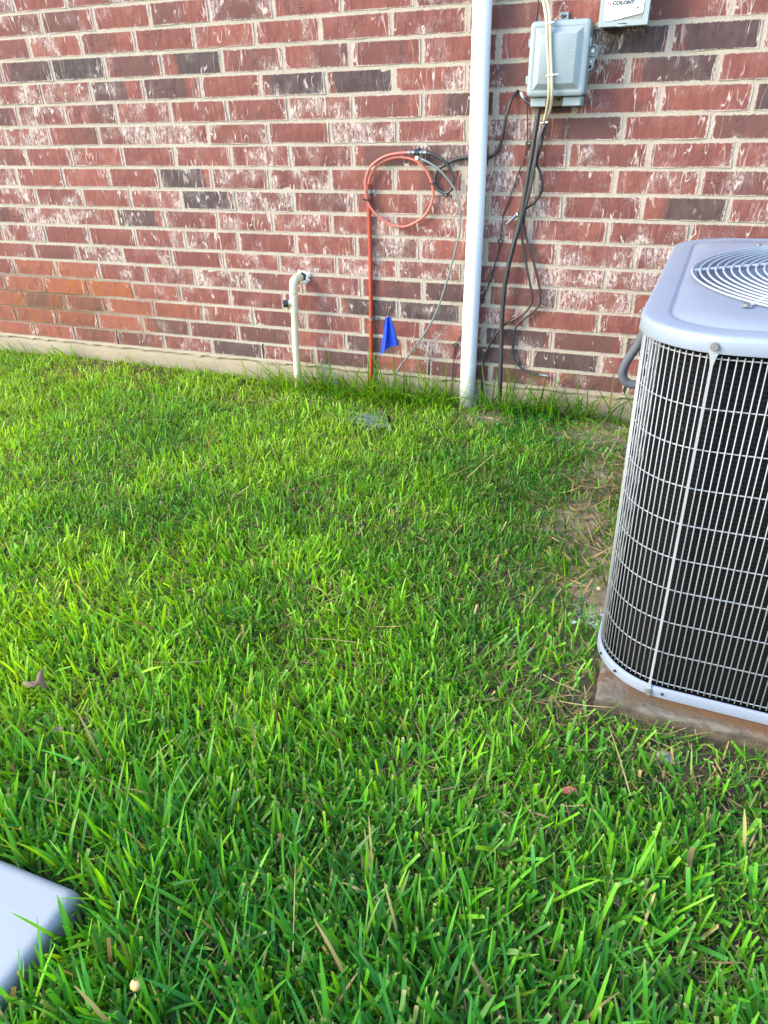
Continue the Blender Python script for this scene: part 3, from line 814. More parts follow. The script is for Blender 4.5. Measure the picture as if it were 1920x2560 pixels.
rod('hasp_hole', rel((-0.2835, -0.0558, 1.060), t), rel((-0.2835, -0.0568, 1.060), t), 0.0046, M['hole'], t, 10)
for (hx, hz_) in ((-0.2885, 1.121), (-0.467, 1.126), (-0.468, 1.03)):
    ob = MB().box(*[c for c in (hx - 0.004, hx + 0.004, -0.088, -0.05, hz_ - 0.011, hz_ + 0.011)])
    ob.v = [rel(p, t) for p in ob.v]
    ob.obj('hinge', M['boxgrey'], t, bevel=0.0015)
# faint raised marks down the right side of the lid
for zz_, wid in ((1.128, 0.012), (1.122, 0.008), (1.100, 0.013), (1.093, 0.009), (1.067, 0.014)):
    ob = MB().box(-0.333 - wid / 2, -0.333 + wid / 2, -0.1155, -0.1148, zz_ - 0.0008, zz_ + 0.0008)
    ob.v = [rel(p, t) for p in ob.v]
    ob.obj('raised_mark', M['boxdark'], t)

CR1 = [(-0.485, -0.03, 1.33), (-0.445, -0.05, 1.238), (-0.428, -0.09, 1.206), (-0.416, -0.121, 1.175), (-0.410, -0.1215, 1.13), (-0.402, -0.1215, 1.078), (-0.395, -0.1215, 1.032), (-0.392, -0.116, 0.991), (-0.399, -0.085, 0.953), (-0.410, -0.052, 0.915)]
CR2 = [(-0.474, -0.03, 1.33), (-0.434, -0.05, 1.238), (-0.417, -0.09, 1.206), (-0.4055, -0.121, 1.174), (-0.400, -0.1215, 1.129), (-0.393, -0.1215, 1.078), (-0.3865, -0.1215, 1.032), (-0.383, -0.116, 0.991), (-0.389, -0.085, 0.952), (-0.405, -0.052, 0.920)]
t = thing('cream_cable_pair', 'two cream cables tied together running down over the grey utility box', 'cable', (-0.40, -0.12, 1.08))
tube('cable', relp(CR1, t), 0.0046, M['cream'], t, 10)
tube('cable', relp(CR2, t), 0.0046, M['cream'], t, 10)
for (x, y, z, rx_, tl) in ((-0.4105, -0.1205, 1.171, 0.0105, 0.008), (-0.393, -0.1213, 1.040, 0.0105, 0.014), (-0.409, -0.049, 0.914, 0.011, -0.006)):
    m = MB()
    pts = [(x + rx_ * math.cos(a), y + 0.0062 * math.sin(a), z + 0.0015 * math.cos(a)) for a in [2 * math.pi * i / 16 for i in range(17)]]
    m.tube(pts, 0.0017, 6)
    m.box(x + rx_ * 0.5, x + rx_ * 0.5 + 0.005, y - 0.0105, y - 0.005, z - 0.0025, z + 0.0035)
    m.tube([(x + rx_ * 0.7, y - 0.008, z), (x + rx_ + tl, y - 0.010, z + 0.002)], 0.0013, 5)
    m.v = [rel(q, t) for q in m.v]
    m.obj('cable_tie', M['tie'], t)

# ------------------------------------------------------------------ disconnect box with the air conditioning firm's sticker
t = thing('disconnect_box', 'small grey metal electrical box with a peeling white COLONY sticker', 'box', (-0.20, 0.0, 1.25))
part('case', grow(-0.2665, -0.1345, 1.158, 1.352, 0.003, [(0, -0.001), (0, -0.080)]), M['disc'], t)
part('cover', grow(-0.2695, -0.1315, 1.155, 1.355, 0.003, [(0, -0.0805), (0, -0.0885), (0.0015, -0.0900), (0.0145, -0.0900), (0.0155, -0.0885)]), M['disc'], t, True, False)
part('panel', grow(-0.2545, -0.1465, 1.170, 1.340, 0.002, [(0, -0.0884), (0, -0.0888)]), M['discpanel'], t)
part('latch', grow(-0.2140, -0.1910, 1.1535, 1.1595, 0.002, [(0, -0.0895), (0, -0.0935), (0.001, -0.0940)]), M['steel'], t)
ob = MB().box(-0.2145, -0.1905, -0.0912, -0.0902, 1.1600, 1.1622); ob.v = [rel(p, t) for p in ob.v]; ob.obj('latch_slot', M['hole'], t)
bot = [(-0.2555, 1.1700), (-0.243, 1.1690), (-0.228, 1.1706), (-0.212, 1.1732), (-0.196, 1.1762), (-0.180, 1.1790), (-0.165, 1.1815), (-0.1485, 1.1842)]
top_ = [(x, 1.2215) for x, _ in bot]
m = MB(); k = len(bot)
yc = lambda x, z: -0.0905 - (0.0018 if z < 1.19 else 0.0)
m.add([rel((x, yc(x, z), z), t) for x, z in bot] + [rel((x, -0.0906, z), t) for x, z in top_], [(i, i + 1, k + i + 1, k + i) for i in range(k - 1)])
stk = m.obj('sticker', M['sticker'], t)
bpy.context.view_layer.update()
def text(body, x, z, h, mat, y=-0.0924, width=None, bold=0.0, name='lettering', shear=0.0):
    cu = bpy.data.curves.new(name, 'FONT')
    cu.body = body; cu.size = h / 0.7; cu.offset = bold * h; cu.shear = shear
    cu.resolution_u = 2
    to = bpy.data.objects.new('tmp', cu); COL.objects.link(to)
    bpy.context.view_layer.update()
    me = bpy.data.meshes.new_from_object(to.evaluated_get(bpy.context.evaluated_depsgraph_get()))
    bpy.data.objects.remove(to)
    co = np.array([p.co for p in me.vertices])
    s_ = (width / np.ptp(co[:, 0])) if width else 1
    mn = co[:, 0].min()
    for p in me.vertices:
        p.co = Vector((x + (p.co.x - mn) * s_, y, z + p.co.y)) - stk_off
    me.materials.clear(); me.materials.append(mat)
    o = link(name, me, mat, stk)
    return o
stk_off = Vector(t.location)
text('COLONY', -0.2355, 1.2070, 0.0088, M['ink'], width=0.062, bold=0.075, name='company_name')
text('AIR CONDITIONING & HEATING', -0.2345, 1.2036, 0.0018, M['inkgrey'], width=0.061, name='tagline')
text('Service  -  Sales  -  Repair  -  Maintenance', -0.2495, 1.1955, 0.0022, M['inkgrey'], width=0.077, name='services_line')
text('972 381 8328', -0.2505, 1.1878, 0.0036, M['inkgrey'], width=0.038, bold=0.02, name='phone_number')
text('ColonyAC.com', -0.2510, 1.1820, 0.0038, M['inkgrey'], width=0.046, bold=0.02, name='web_address')
m = MB()
cxl, czl, R_ = -0.2448, 1.2108, 0.0052
for (a0, a1) in ((100, 235), (280, 415)):
    arc = [(cxl + R_ * math.cos(math.radians(a0 + (a1 - a0) * i / 8)), czl + R_ * math.sin(math.radians(a0 + (a1 - a0) * i / 8))) for i in range(9)]
    m.add([(x - stk_off.x, -0.0924 - stk_off.y, z - stk_off.z) for x, z in arc], [tuple(range(9))])
m.obj('round_emblem', M['inkred'], stk)
def blob(name, pts, mat):
    mm = MB(); mm.add([(x - stk_off.x, -0.0924 - stk_off.y, z - stk_off.z) for x, z in pts], [tuple(range(len(pts)))])
    return mm.obj(name, mat, stk)
blob('figure_print', [(-0.1690, 1.2020), (-0.1665, 1.2085), (-0.1630, 1.2100), (-0.1590, 1.2080), (-0.1560, 1.2030), (-0.1575, 1.2010), (-0.1600, 1.2040), (-0.1600, 1.1990), (-0.1660, 1.1990), (-0.1660, 1.2030)], M['inkblue'])
blob('figure_print', [(-0.1640, 1.2110), (-0.1650, 1.2135), (-0.1635, 1.2160), (-0.1615, 1.2160), (-0.1602, 1.2135), (-0.1612, 1.2110)], M['inkblue'])
blob('figure_print', [(-0.1660, 1.1988), (-0.1600, 1.1988), (-0.1595, 1.1965), (-0.1640, 1.1965), (-0.1652, 1.1930), (-0.1650, 1.1895), (-0.1672, 1.1895), (-0.1676, 1.1940)], M['ink'])

# ------------------------------------------------------------------ black cables below the utility box
THICK = [(-0.430, -0.030, 0.985), (-0.433, -0.03, 0.958), (-0.436, -0.03, 0.928), (-0.441, -0.03, 0.875), (-0.446, -0.03, 0.817), (-0.452, -0.03, 0.762), (-0.459, -0.03, 0.695), (-0.469, -0.03, 0.607), (-0.488, -0.03, 0.524), (-0.505, -0.03, 0.421), (-0.51, -0.03, 0.323), (-0.509, -0.032, 0.222), (-0.503, -0.04, 0.121), (-0.497, -0.05, -0.012), (-0.496, -0.06, -0.15)]
o = tube('conduit_cable', THICK, 0.0086, M['black'], None, 14, 0.012)
tag(o, 'thickest black cable hanging from the utility box down into the ground', 'cable', 'black cables on the wall')
B0 = [(-0.409, -0.050, 0.912), (-0.422, -0.05, 0.875), (-0.428, -0.05, 0.84), (-0.432, -0.05, 0.804), (-0.437, -0.05, 0.771), (-0.441, -0.05, 0.726), (-0.447, -0.048, 0.688), (-0.454, -0.045, 0.651), (-0.462, -0.035, 0.61), (-0.457, -0.028, 0.557), (-0.437, -0.025, 0.472), (-0.413, -0.025, 0.388), (-0.405, -0.025, 0.35), (-0.417, -0.025, 0.311), (-0.456, -0.020, 0.276), (-0.5, -0.015, 0.247), (-0.529, -0.02, 0.214), (-0.558, -0.02, 0.158), (-0.574, -0.02, 0.103), (-0.576, -0.02, 0.059), (-0.575, -0.025, -0.02), (-0.572, -0.03, -0.13)]
o = tube('thin_cable', B0, 0.0042, M['black'], None, 9)
tag(o, 'thin black cable crossing behind the thickest one into grass beside the white pipe', 'cable', 'black cables on the wall')
B2 = [(-0.405, -0.055, 0.912), (-0.417, -0.055, 0.874), (-0.424, -0.056, 0.84), (-0.427, -0.056, 0.804), (-0.431, -0.056, 0.764), (-0.437, -0.055, 0.717), (-0.443, -0.052, 0.685), (-0.455, -0.035, 0.626), (-0.448, -0.022, 0.573), (-0.421, -0.02, 0.502), (-0.398, -0.02, 0.438), (-0.378, -0.02, 0.368), (-0.381, -0.02, 0.324), (-0.408, -0.017, 0.293), (-0.45, -0.015, 0.255), (-0.465, -0.015, 0.213), (-0.465, -0.015, 0.161), (-0.453, -0.015, 0.114), (-0.427, -0.016, 0.084), (-0.389, -0.018, 0.069), (-0.353, -0.02, 0.065)]
t = thing('coaxial_cable', 'thin black cable ending in a silver plug low on the bricks near the grass', 'cable', (-0.43, -0.03, 0.5), 'black cables on the wall')
tube('cable', relp(B2, t), 0.0040, M['black'], t, 9)
rod('plug_sleeve', rel((-0.356, -0.02, 0.0655), t), rel((-0.340, -0.02, 0.0645), t), 0.0052, M['zinc'], t, 12)
rod('plug', rel((-0.342, -0.02, 0.0646), t), rel((-0.322, -0.02, 0.063), t), 0.0062, M['steel'], t, 10)
CC = [(-0.402, -0.047, 0.912), (-0.409, -0.046, 0.879), (-0.416, -0.045, 0.836), (-0.424, -0.044, 0.804), (-0.422, -0.04, 0.787), (-0.409, -0.034, 0.763), (-0.402, -0.03, 0.733), (-0.404, -0.026, 0.707), (-0.422, -0.02, 0.677), (-0.442, -0.016, 0.661), (-0.458, -0.013, 0.649), (-0.482, -0.013, 0.634)]
t = thing('spare_cable', 'short black cable curling behind the thickest cable to a grey plug', 'cable', (-0.43, -0.03, 0.75), 'black cables on the wall')
tube('cable', relp(CC, t), 0.0044, M['black'], t, 9)
rod('collar', rel((-0.4815, -0.013, 0.6345), t), rel((-0.4845, -0.0135, 0.632), t), 0.0066, M['whitecap'], t, 12)
rod('plug', rel((-0.484, -0.0135, 0.6325), t), rel((-0.502, -0.015, 0.616), t), 0.0056, M['bluegrey'], t, 12)
rod('plug_tip', rel((-0.501, -0.015, 0.617), t), rel((-0.519, -0.016, 0.600), t), 0.0042, M['zinc'], t, 10)
DWR = [(-0.462, -0.006, 1.36), (-0.465, -0.006, 1.24), (-0.468, -0.006, 1.189), (-0.478, -0.006, 1.10), (-0.478, -0.006, 0.97), (-0.472, -0.006, 0.924), (-0.471, -0.006, 0.889), (-0.467, -0.006, 0.856), (-0.469, -0.006, 0.842), (-0.478, -0.006, 0.797), (-0.49, -0.006, 0.764), (-0.504, -0.006, 0.721), (-0.52, -0.006, 0.672), (-0.533, -0.006, 0.632), (-0.535, -0.006, 0.602), (-0.538, -0.006, 0.582), (-0.54, -0.006, 0.541), (-0.549, -0.006, 0.485), (-0.564, -0.006, 0.427), (-0.583, -0.006, 0.358), (-0.606, -0.006, 0.301), (-0.635, -0.006, 0.248), (-0.676, -0.006, 0.182), (-0.694, -0.006, 0.142), (-0.698, -0.006, 0.093), (-0.702, -0.008, 0.031), (-0.704, -0.012, -0.12)]
t = thing('thin_wire', 'very thin dark wire clipped to the bricks slanting down behind the white pipe', 'wire', (-0.54, -0.006, 0.54))
tube('wire', relp(DWR, t), 0.0022, M['black'], t, 7)
for cx, cz in ((-0.466, 0.853), (-0.542, 0.542), (-0.696, 0.149)):
    clip(t, cx, cz, -0.005)
t = thing('cut_cable_end', 'short black cable end with pale blue stripped tip beside the utility box', 'cable', (-0.478, -0.02, 0.975))
tube('cable', relp([(-0.487, -0.02, 0.982), (-0.479, -0.02, 0.974), (-0.468, -0.022, 0.968), (-0.452, -0.028, 0.966)], t), 0.0046, M['black'], t, 8)
tube('stripped_tip', relp([(-0.4975, -0.019, 0.998), (-0.493, -0.02, 0.991), (-0.485, -0.02, 0.980)], t), 0.0038, M['inkblue'], t, 8)
o = tube('tail_cable', [(-0.425, -0.02, 0.958), (-0.40, -0.02, 0.950), (-0.375, -0.02, 0.9475), (-0.345, -0.02, 0.9505), (-0.328, -0.02, 0.960)], 0.0036, M['black'], None, 8)
tag(o, 'short thin black cable bowed under the bottom edge of the utility box', 'cable')

# ------------------------------------------------------------------ air conditioner on its concrete pad
AM = Matrix([[0.99781610, 0.06194991, -0.02291789], [-0.06150218, 0.99791150, 0.01975161], [0.02409363, -0.01829898, 0.99954222]]).to_4x4()
AM.translation = (0.5435, -1.0529, -0.03)
SIDE, RC, HT = 1.0232, 0.1437, 0.700
t = thing('air_conditioner', 'large grey outdoor air conditioning unit with white wire guard and fan grille', 'air conditioner')
t.matrix_world = AM

def rsq(inset, n=14):
    h = SIDE / 2 - inset; r = max(0.004, RC - inset); out = []
    for q, (sx, sy) in enumerate([(1, -1), (1, 1), (-1, 1), (-1, -1)]):
        a0 = -math.pi / 2 + q * math.pi / 2
        for i in range(n + 1):
            a = a0 + math.pi / 2 * i / n
            out.append((sx * (h - r) + r * math.cos(a), sy * (h - r) + r * math.sin(a)))
    return out
def rim(inset, z, n=14): return [(x, y, z) for x, y in rsq(inset, n)]
def polar(inset, z, n=192, r=None, inset_r=None):
    """the rounded square (or a circle of radius r) sampled by angle"""
    out = []
    h = SIDE / 2 - inset; rc = max(0.004, (RC - inset) if inset_r is None else inset_r)
    for i in range(n):
        a = 2 * math.pi * i / n
        c, s_ = math.cos(a), math.sin(a)
        if r is None:
            d = h / max(abs(c), abs(s_))
            x, y = abs(d * c), abs(d * s_)
            k = h - rc
            if x > k and y > k:
                ac, as_ = abs(c), abs(s_)
                bb = k * (ac + as_)
                d = bb + math.sqrt(max(0, bb * bb - (2 * k * k - rc * rc)))
        else:
            d = r
        out.append((d * c, d * s_, z))
    return out
v_, f_ = stack([rim(0.012, 0.001), rim(0.0, 0.001), rim(-0.002, 0.004), rim(-0.001, 0.022), rim(0.002, 0.0245), rim(0.0045, 0.0245), rim(0.005, 0.006)], True, False)
ob = MB().add(v_, f_).obj('base_pan', M['paint'], t, True); ob.data.set_sharp_from_angle(angle=math.radians(40))
v_, f_ = stack([rim(0.006, 0.0055), rim(0.034, 0.0060), rim(0.034, 0.690)], False, False)  # pan floor in front shares the coil black, painting the gap's shade
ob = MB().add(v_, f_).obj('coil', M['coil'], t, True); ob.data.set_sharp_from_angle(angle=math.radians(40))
# small holes in the base rim
for (bx, by) in ((-0.4972, -0.4350), (-0.4640, -0.4790), (-0.3720, -0.5131)):
    d = Vector((bx + 0.366, by + 0.366, 0)); d = Vector((0, -1, 0)) if bx > -0.38 else d.normalized()
    rod('rim_hole', Vector((bx, by, 0.014)) - d * 0.001, Vector((bx, by, 0.014)) + d * 0.0026, 0.0028, M['hole'], t, 8)
# wire guard
def path_at(inset):
    P = rsq(inset, 20); P = P + [P[0]]
    L_ = [0]
    for a, c in zip(P, P[1:]): L_.append(L_[-1] + math.hypot(c[0] - a[0], c[1] - a[1]))
    def at(s_):
        s_ %= L_[-1]
        for i in range(len(P) - 1):
            if s_ <= L_[i + 1]:
                k = (s_ - L_[i]) / max(1e-9, L_[i + 1] - L_[i])
                return (P[i][0] + (P[i + 1][0] - P[i][0]) * k, P[i][1] + (P[i + 1][1] - P[i][1]) * k)
        return P[-1]
    return at, L_[-1]
at, PL = path_at(0.0045)
nw = round(PL / 0.01045)
vv, ffq = tube_geo([(0, 0, 0.030), (0, 0, 0.350), (0, 0, 0.669)], 0.00102, 6)
wm = bpy.data.meshes.new('guard_wire'); wm.from_pydata([tuple(p) for p in vv], [], ffq); wm.update(); wm.materials.append(M['guard'])
wm.polygons.foreach_set('use_smooth', [True] * len(wm.polygons))
hidden = MB()
for i in range(nw):
    x, y = at(PL * i / nw)
    if abs(x + 0.397) < 0.006 and y < -0.4:
        continue
    if x < -0.3 or y < -0.3:
        o = link('guard_wire', wm, None, t)
        o.location = (x, y, rng.uniform(-0.001, 0.001))
        o.rotation_euler = (rng.uniform(-0.0016, 0.0016), rng.uniform(-0.0016, 0.0016), 0)
    else:
        hidden.add([(x + p[0], y + p[1], p[2]) for p in vv], ffq)
o = hidden.obj('rear_guard_wires', M['guard'], t, True); o['kind'] = 'stuff'
hr = rim(0.0075, 0, 16); hr.append(hr[0])
hv, hf = tube_geo(hr, 0.0012, 6)
hm = bpy.data.meshes.new('guard_ring'); hm.from_pydata([tuple(p) for p in hv], [], hf); hm.update(); hm.materials.append(M['guard'])
hm.polygons.foreach_set('use_smooth', [True] * len(hm.polygons))
for z in (0.034, 0.1045, 0.1745, 0.2445, 0.3095, 0.3780, 0.4470, 0.5160, 0.5850, 0.6635):
    o = link('guard_ring', hm, None, t); o.location = (0, 0, z)
# corner straps with flared ends and hex screws
for (sx_, sy_, ax) in ((-0.397, -0.5130, 0), (0.397, -0.5130, 0), (-0.5130, -0.300, 1), (-0.5130, 0.300, 1)):
    m = MB()
    prof = [(0.007, 0.0045), (0.018, 0.0045), (0.034, 0.0022), (0.655, 0.0022), (0.668, 0.0045), (0.677, 0.0080), (0.690, 0.0080)]
    L0 = []
    for z, hw in prof:
        if ax == 0: L0.append([(sx_ - hw, sy_, z), (sx_ + hw, sy_, z), (sx_ + hw, sy_ + 0.004, z), (sx_ - hw, sy_ + 0.004, z)])
        else: L0.append([(sx_, sy_ - hw, z), (sx_, sy_ + hw, z), (sx_ + 0.004, sy_ + hw, z), (sx_ + 0.004, sy_ - hw, z)])
    v_, f_ = stack(L0, True, True)
    m.add(v_, f_).obj('corner_strap', M['guard'], t)
    for z in (0.0125, 0.6845):
        d = Vector((0, -1, 0)) if ax == 0 else Vector((-1, 0, 0))
        p = Vector((sx_, sy_, z))
        a = rod('screw', p, p + d * 0.0022, 0.0066, M['zinc'], t, 14)
        mm = MB(); mm.tube([p + d * 0.002, p + d * 0.0075], 0.0048, 6); mm.obj('screw_head', M['zinc'], a)
# crinkled foil edge of the coil, behind the wires near the corner
m = MB(); r = random.Random(3); n = 90
P0, P1 = Vector((-0.4935, -0.415, 0.645)), Vector((-0.4935, -0.415, 0.05))
vv = []
for i in range(n):
    p = P0.lerp(P1, i / (n - 1))
    q = r.uniform(-0.003, 0.003)
    vv += [(p.x + r.uniform(-0.0025, 0.0025), p.y - 0.005 + q, p.z), (p.x + r.uniform(-0.0025, 0.0025), p.y + 0.004 + q + r.uniform(-0.002, 0.002), p.z)]
m.add(vv, [(2 * i, 2 * i + 1, 2 * i + 3, 2 * i + 2) for i in range(n - 1)]).obj('foil_edge', M['steel'], t)
# lid: skirt, rolled edge, pressed panel, fan opening
HOLE = 0.447
loops = [polar(-0.0035, 0.6735), polar(-0.0045, 0.676), polar(-0.0045, 0.692), polar(-0.0035, 0.6965), polar(-0.0008, 0.6992), polar(0.004, 0.7003), polar(0.034, 0.7007),
         polar(0.0385, 0.7005, inset_r=0.105), polar(0.0410, 0.6985, inset_r=0.103), polar(0.0445, 0.6985, inset_r=0.100), polar(0.0475, 0.7010, inset_r=0.098)]
a_ = polar(0.0475, 0.7010, inset_r=0.098); c_ = polar(0, 0.7010, r=HOLE + 0.004)
loops.append([tuple(p * 0.45 + q * 0.55 for p, q in zip(u_, v2)) for u_, v2 in zip(a_, c_)])
loops += [c_, polar(0, 0.7000, r=HOLE), polar(0, 0.6940, r=HOLE - 0.004), polar(0, 0.660, r=0.425), polar(0, 0.615, r=0.395), polar(0, 0.585, r=0.385)]
v_, f_ = stack(loops, False, False)
v2_, f2_ = stack([polar(-0.0035, 0.6735), polar(0.012, 0.6735), polar(0.02, 0.690)], False, False)
m = MB().add(v_, f_).add(v2_, f2_)
ob = m.obj('lid', M['paint'], t, True); ob.data.set_sharp_from_angle(angle=math.radians(60))
v_, f_ = stack([polar(0, 0.584, r=0.388), polar(0, 0.30, r=0.388)], False, True)
MB().add(v_, f_).obj('fan_well', M['innerblack'], t, True)
rod('motor', (0, 0, 0.50), (0, 0, 0.64), 0.085, M['innerblack'], t, 24)
for k in range(3):
    m = MB(); vv = []
    for i in range(9):
        rr_ = 0.07 + 0.305 * i / 8
        for j in range(7):
            a = math.radians(120 * k + 20 + (j / 6 - 0.4) * (78 - 12 * i / 8))
            vv.append((rr_ * math.cos(a), rr_ * math.sin(a), 0.560 + 0.055 * (j / 6 - 0.5)))
    m.add(vv, [(i * 7 + j, i * 7 + j + 1, (i + 1) * 7 + j + 1, (i + 1) * 7 + j) for i in range(8) for j in range(6)])
    m.obj('fan_blade', M['fanblade'], t, True)
# fan grille: concentric wires on slanting spokes
for k in range(28):
    R_ = 0.4565 - 0.0147 * k
    dome = 0.705 + 0.010 * (k / 28)
    n = 96 if k < 14 else 60
    pts = [(R_ * math.cos(2 * math.pi * i / n), R_ * math.sin(2 * math.pi * i / n), dome) for i in range(n + 1)]
    v_, f_ = tube_geo(pts, 0.0020, 7, False)
    mesh_obj('grille_ring', v_, f_, M['grille'], t, True)
for ang in (179.3, 220.7, 265, 309, 354, 39, 84, 131):
    a = math.radians(ang); d = Vector((-math.cos(a + math.radians(-30)) , -math.sin(a + math.radians(-30)), 0))
    d = Vector((-math.cos(a), -math.sin(a), 0)); d.rotate(Matrix.Rotation(math.radians(29), 3, 'Z'))
    p = Vector((0.457 * math.cos(a), 0.457 * math.sin(a), 0.7005))
    q = p + d * 0.40; q.z = 0.711
    rod('grille_spoke', p, q, 0.0042, M['grille'], t, 8)
for ang in (220.7, 309, 39, 131):
    a = math.radians(ang); p = Vector((0.4565 * math.cos(a), 0.4565 * math.sin(a), 0.7035))
    d = Vector((math.cos(a), math.sin(a), 0)); d.rotate(Matrix.Rotation(math.radians(25), 3, 'Z'))
    e = p + d * 0.034; e.z = 0.7022
    m = MB(); sde = Vector((-d.y, d.x, 0))
    vv = []
    for i, wd in enumerate((0.004, 0.0045, 0.0065)):
        q = p.lerp(e, i / 2 * 0.75)
        vv += [q + sde * wd, q - sde * wd]
    for i in range(7):
        b_ = -math.pi / 2 + math.pi * i / 6
        vv.append(p.lerp(e, 0.8) + d * 0.0085 * math.cos(b_) - sde * 0.0095 * math.sin(b_))
    k = len(vv)
    vv2 = [Vector(q) + Vector((0, 0, 0.0018)) for q in vv]
    m.add(vv2, [(0, 1, 3, 2), (2, 3, 5, 4), (4, 5, 12, 11, 10, 9, 8, 7, 6)])
    tb = m.obj('grille_tab', M['grille'], t)
    c0 = p.lerp(e, 0.85)
    rod('tab_screw', (c0.x, c0.y, 0.7036), (c0.x, c0.y, 0.7085), 0.0056, M['zinc'], tb, 12)

pd = thing('concrete_pad', 'rust-stained concrete pad under the air conditioning unit', 'pad')
pd.matrix_world = AM
m = MB()
pv = []
L0 = []
for (ins, z) in ((0.002, -0.12), (0.0, -0.05), (0.0, -0.012), (0.004, -0.004), (0.012, -0.0005)):
    lp = []
    n = 40
    cs = [(-0.490 + ins, -0.548 + ins), (0.54 - ins, -0.548 + ins), (0.54 - ins, 0.545 - ins), (-0.490 + ins, 0.545 - ins)]
    for (p, q) in zip(cs, cs[1:] + cs[:1]):
        for i in range(n):
            k_ = i / n
            x = p[0] + (q[0] - p[0]) * k_; y = p[1] + (q[1] - p[1]) * k_
            wv_ = 0.004 * math.sin(x * 19 + y * 13) + 0.0025 * math.sin(x * 57 + 1) + 0.0018 * math.sin(x * 163 + y * 121 + z * 90)
            lp.append((x + (wv_ if abs(p[0] - q[0]) < 0.05 else 0), y + (wv_ if abs(p[1] - q[1]) < 0.05 else 0), z + 0.0012 * math.sin(x * 41 + y * 33)))
    L0.append(lp)
v_, f_ = stack(L0, False, True)
m.add(v_, f_).obj('slab', M['pad'], pd, True).data.set_sharp_from_angle(angle=math.radians(60))

HOSE = [(0.03, -0.40, 0.45), (0.0, -0.42, 0.372), (-0.012, -0.42, 0.329), (-0.028, -0.42, 0.295), (-0.042, -0.42, 0.26), (-0.0455, -0.42, 0.232), (-0.036, -0.42, 0.210), (-0.012, -0.42, 0.2005), (0.02, -0.42, 0.202), (0.08, -0.43, 0.21)]
o = tube('refrigerant_hose', HOSE, 0.0135, M['foam'], None, 16)
tag(o, 'curved grey foam-covered pipe looping out from behind the air conditioner', 'pipe')

# ------------------------------------------------------------------ pale slab corner in the grass, lower left
t = thing('pale_slab', 'pale grey smooth slab corner lying in the long grass', 'slab', (-1.05, -2.52, -0.07))
m = MB()
lo = []
def rrect(x0, x1, y0, y1, r, z, n=5):
    return [(p[0], p[2], z) for p in rr(x0, x1, y0, y1, r, 0, n)]
L0 = [rrect(-1.55 - i, -0.690 + i, -2.95 - i, -2.212 + i, 0.014, z, 4) for (i, z) in ((0.012, -0.17), (0.005, -0.088), (0.002, -0.0785), (-0.002, -0.0735), (-0.007, -0.0708), (-0.014, -0.070))]
v_, f_ = stack(L0, False, True)
ob = m.add([rel(p, t) for p in v_], f_).obj('slab', M['slab'], t, True)
ob.data.set_sharp_from_angle(angle=math.radians(50))

# ------------------------------------------------------------------ grass
GREEN = {
  'mid': (0.115, 0.350, 0.005), 'lime': (0.290, 0.510, 0.008), 'deep': (0.022, 0.125, 0.008), 'blue': (0.040, 0.275, 0.034),
  'olive': (0.150, 0.190, 0.030), 'straw': (0.38, 0.29, 0.12), 'tan': (0.23, 0.15, 0.060)}
GREEN = {k: np.array(c) for k, c in GREEN.items()}

BARE = [(-0.085, -0.80, 0.11, 0.9), (-0.01, -1.20, 0.12, 0.97), (-0.02, -0.62, 0.08, 0.8), (0.0, -0.28, 0.09, 0.8), (-0.07, -0.44, 0.08, 0.7), (0.0, -0.95, 0.07, 0.7), (-2.47, -0.07, 0.16, 0.75), (-2.15, -0.10, 0.10, 0.8), (-0.55, -0.10, 0.11, 0.8),
        (0.04, -1.52, 0.10, 0.75), (0.20, -1.66, 0.09, 0.75), (0.40, -1.68, 0.10, 0.6), (-0.10, -0.13, 0.14, 0.7), (-0.30, -0.10, 0.10, 0.4), (-1.55, -0.05, 0.12, 0.6), (-1.0, -0.16, 0.12, 0.3), (-0.30, -1.25, 0.1, 0.35), (-0.12, -1.65, 0.1, 0.4), (0.27, -2.02, 0.07, 0.5)]
def keep_prob(x, y):
    p = np.ones_like(x)
    for bx, by, s_, a in BARE:
        p *= 1 - a * np.exp(-((x - bx) ** 2 + (y - by) ** 2) / (2 * s_ * s_))
    p *= 0.80 + 0.35 * vnoise(x, y, 0.12, 12)
    return p
AMi = AM.inverted()
def blocked(x, y):
    lx = AMi[0][0] * (x - 0.5435) + AMi[0][1] * (y + 1.0529)
    ly = AMi[1][0] * (x - 0.5435) + AMi[1][1] * (y + 1.0529)
    pad_ = (lx > -0.497) & (lx < 0.545) & (ly > -0.556) & (ly < 0.55)
    slab_ = (x < -0.682) & (x > -1.56) & (y < -2.204) & (y > -2.96)
    pipe_ = ((x + 0.629) ** 2 + (y + 0.045) ** 2) < 0.034 ** 2
    return pad_ | slab_ | pipe_ | (y > -0.012)
def in_full(x, y):
    return (x > -1.15 - (y + 2.6) * 1.02 - 0.05) & (x < 0.72) & (y > -2.62)

def scatter(n_per_m2, x0, x1, y0, y1, cond=None, prob=True):
    n = int(n_per_m2 * (x1 - x0) * (y1 - y0))
    x = NR.uniform(x0, x1, n); y = NR.uniform(y0, y1, n)
    k = ~blocked(x, y)
    if prob: k &= NR.random(n) < keep_prob(x, y)
    if cond is not None: k &= cond(x, y)
    return x[k], y[k]

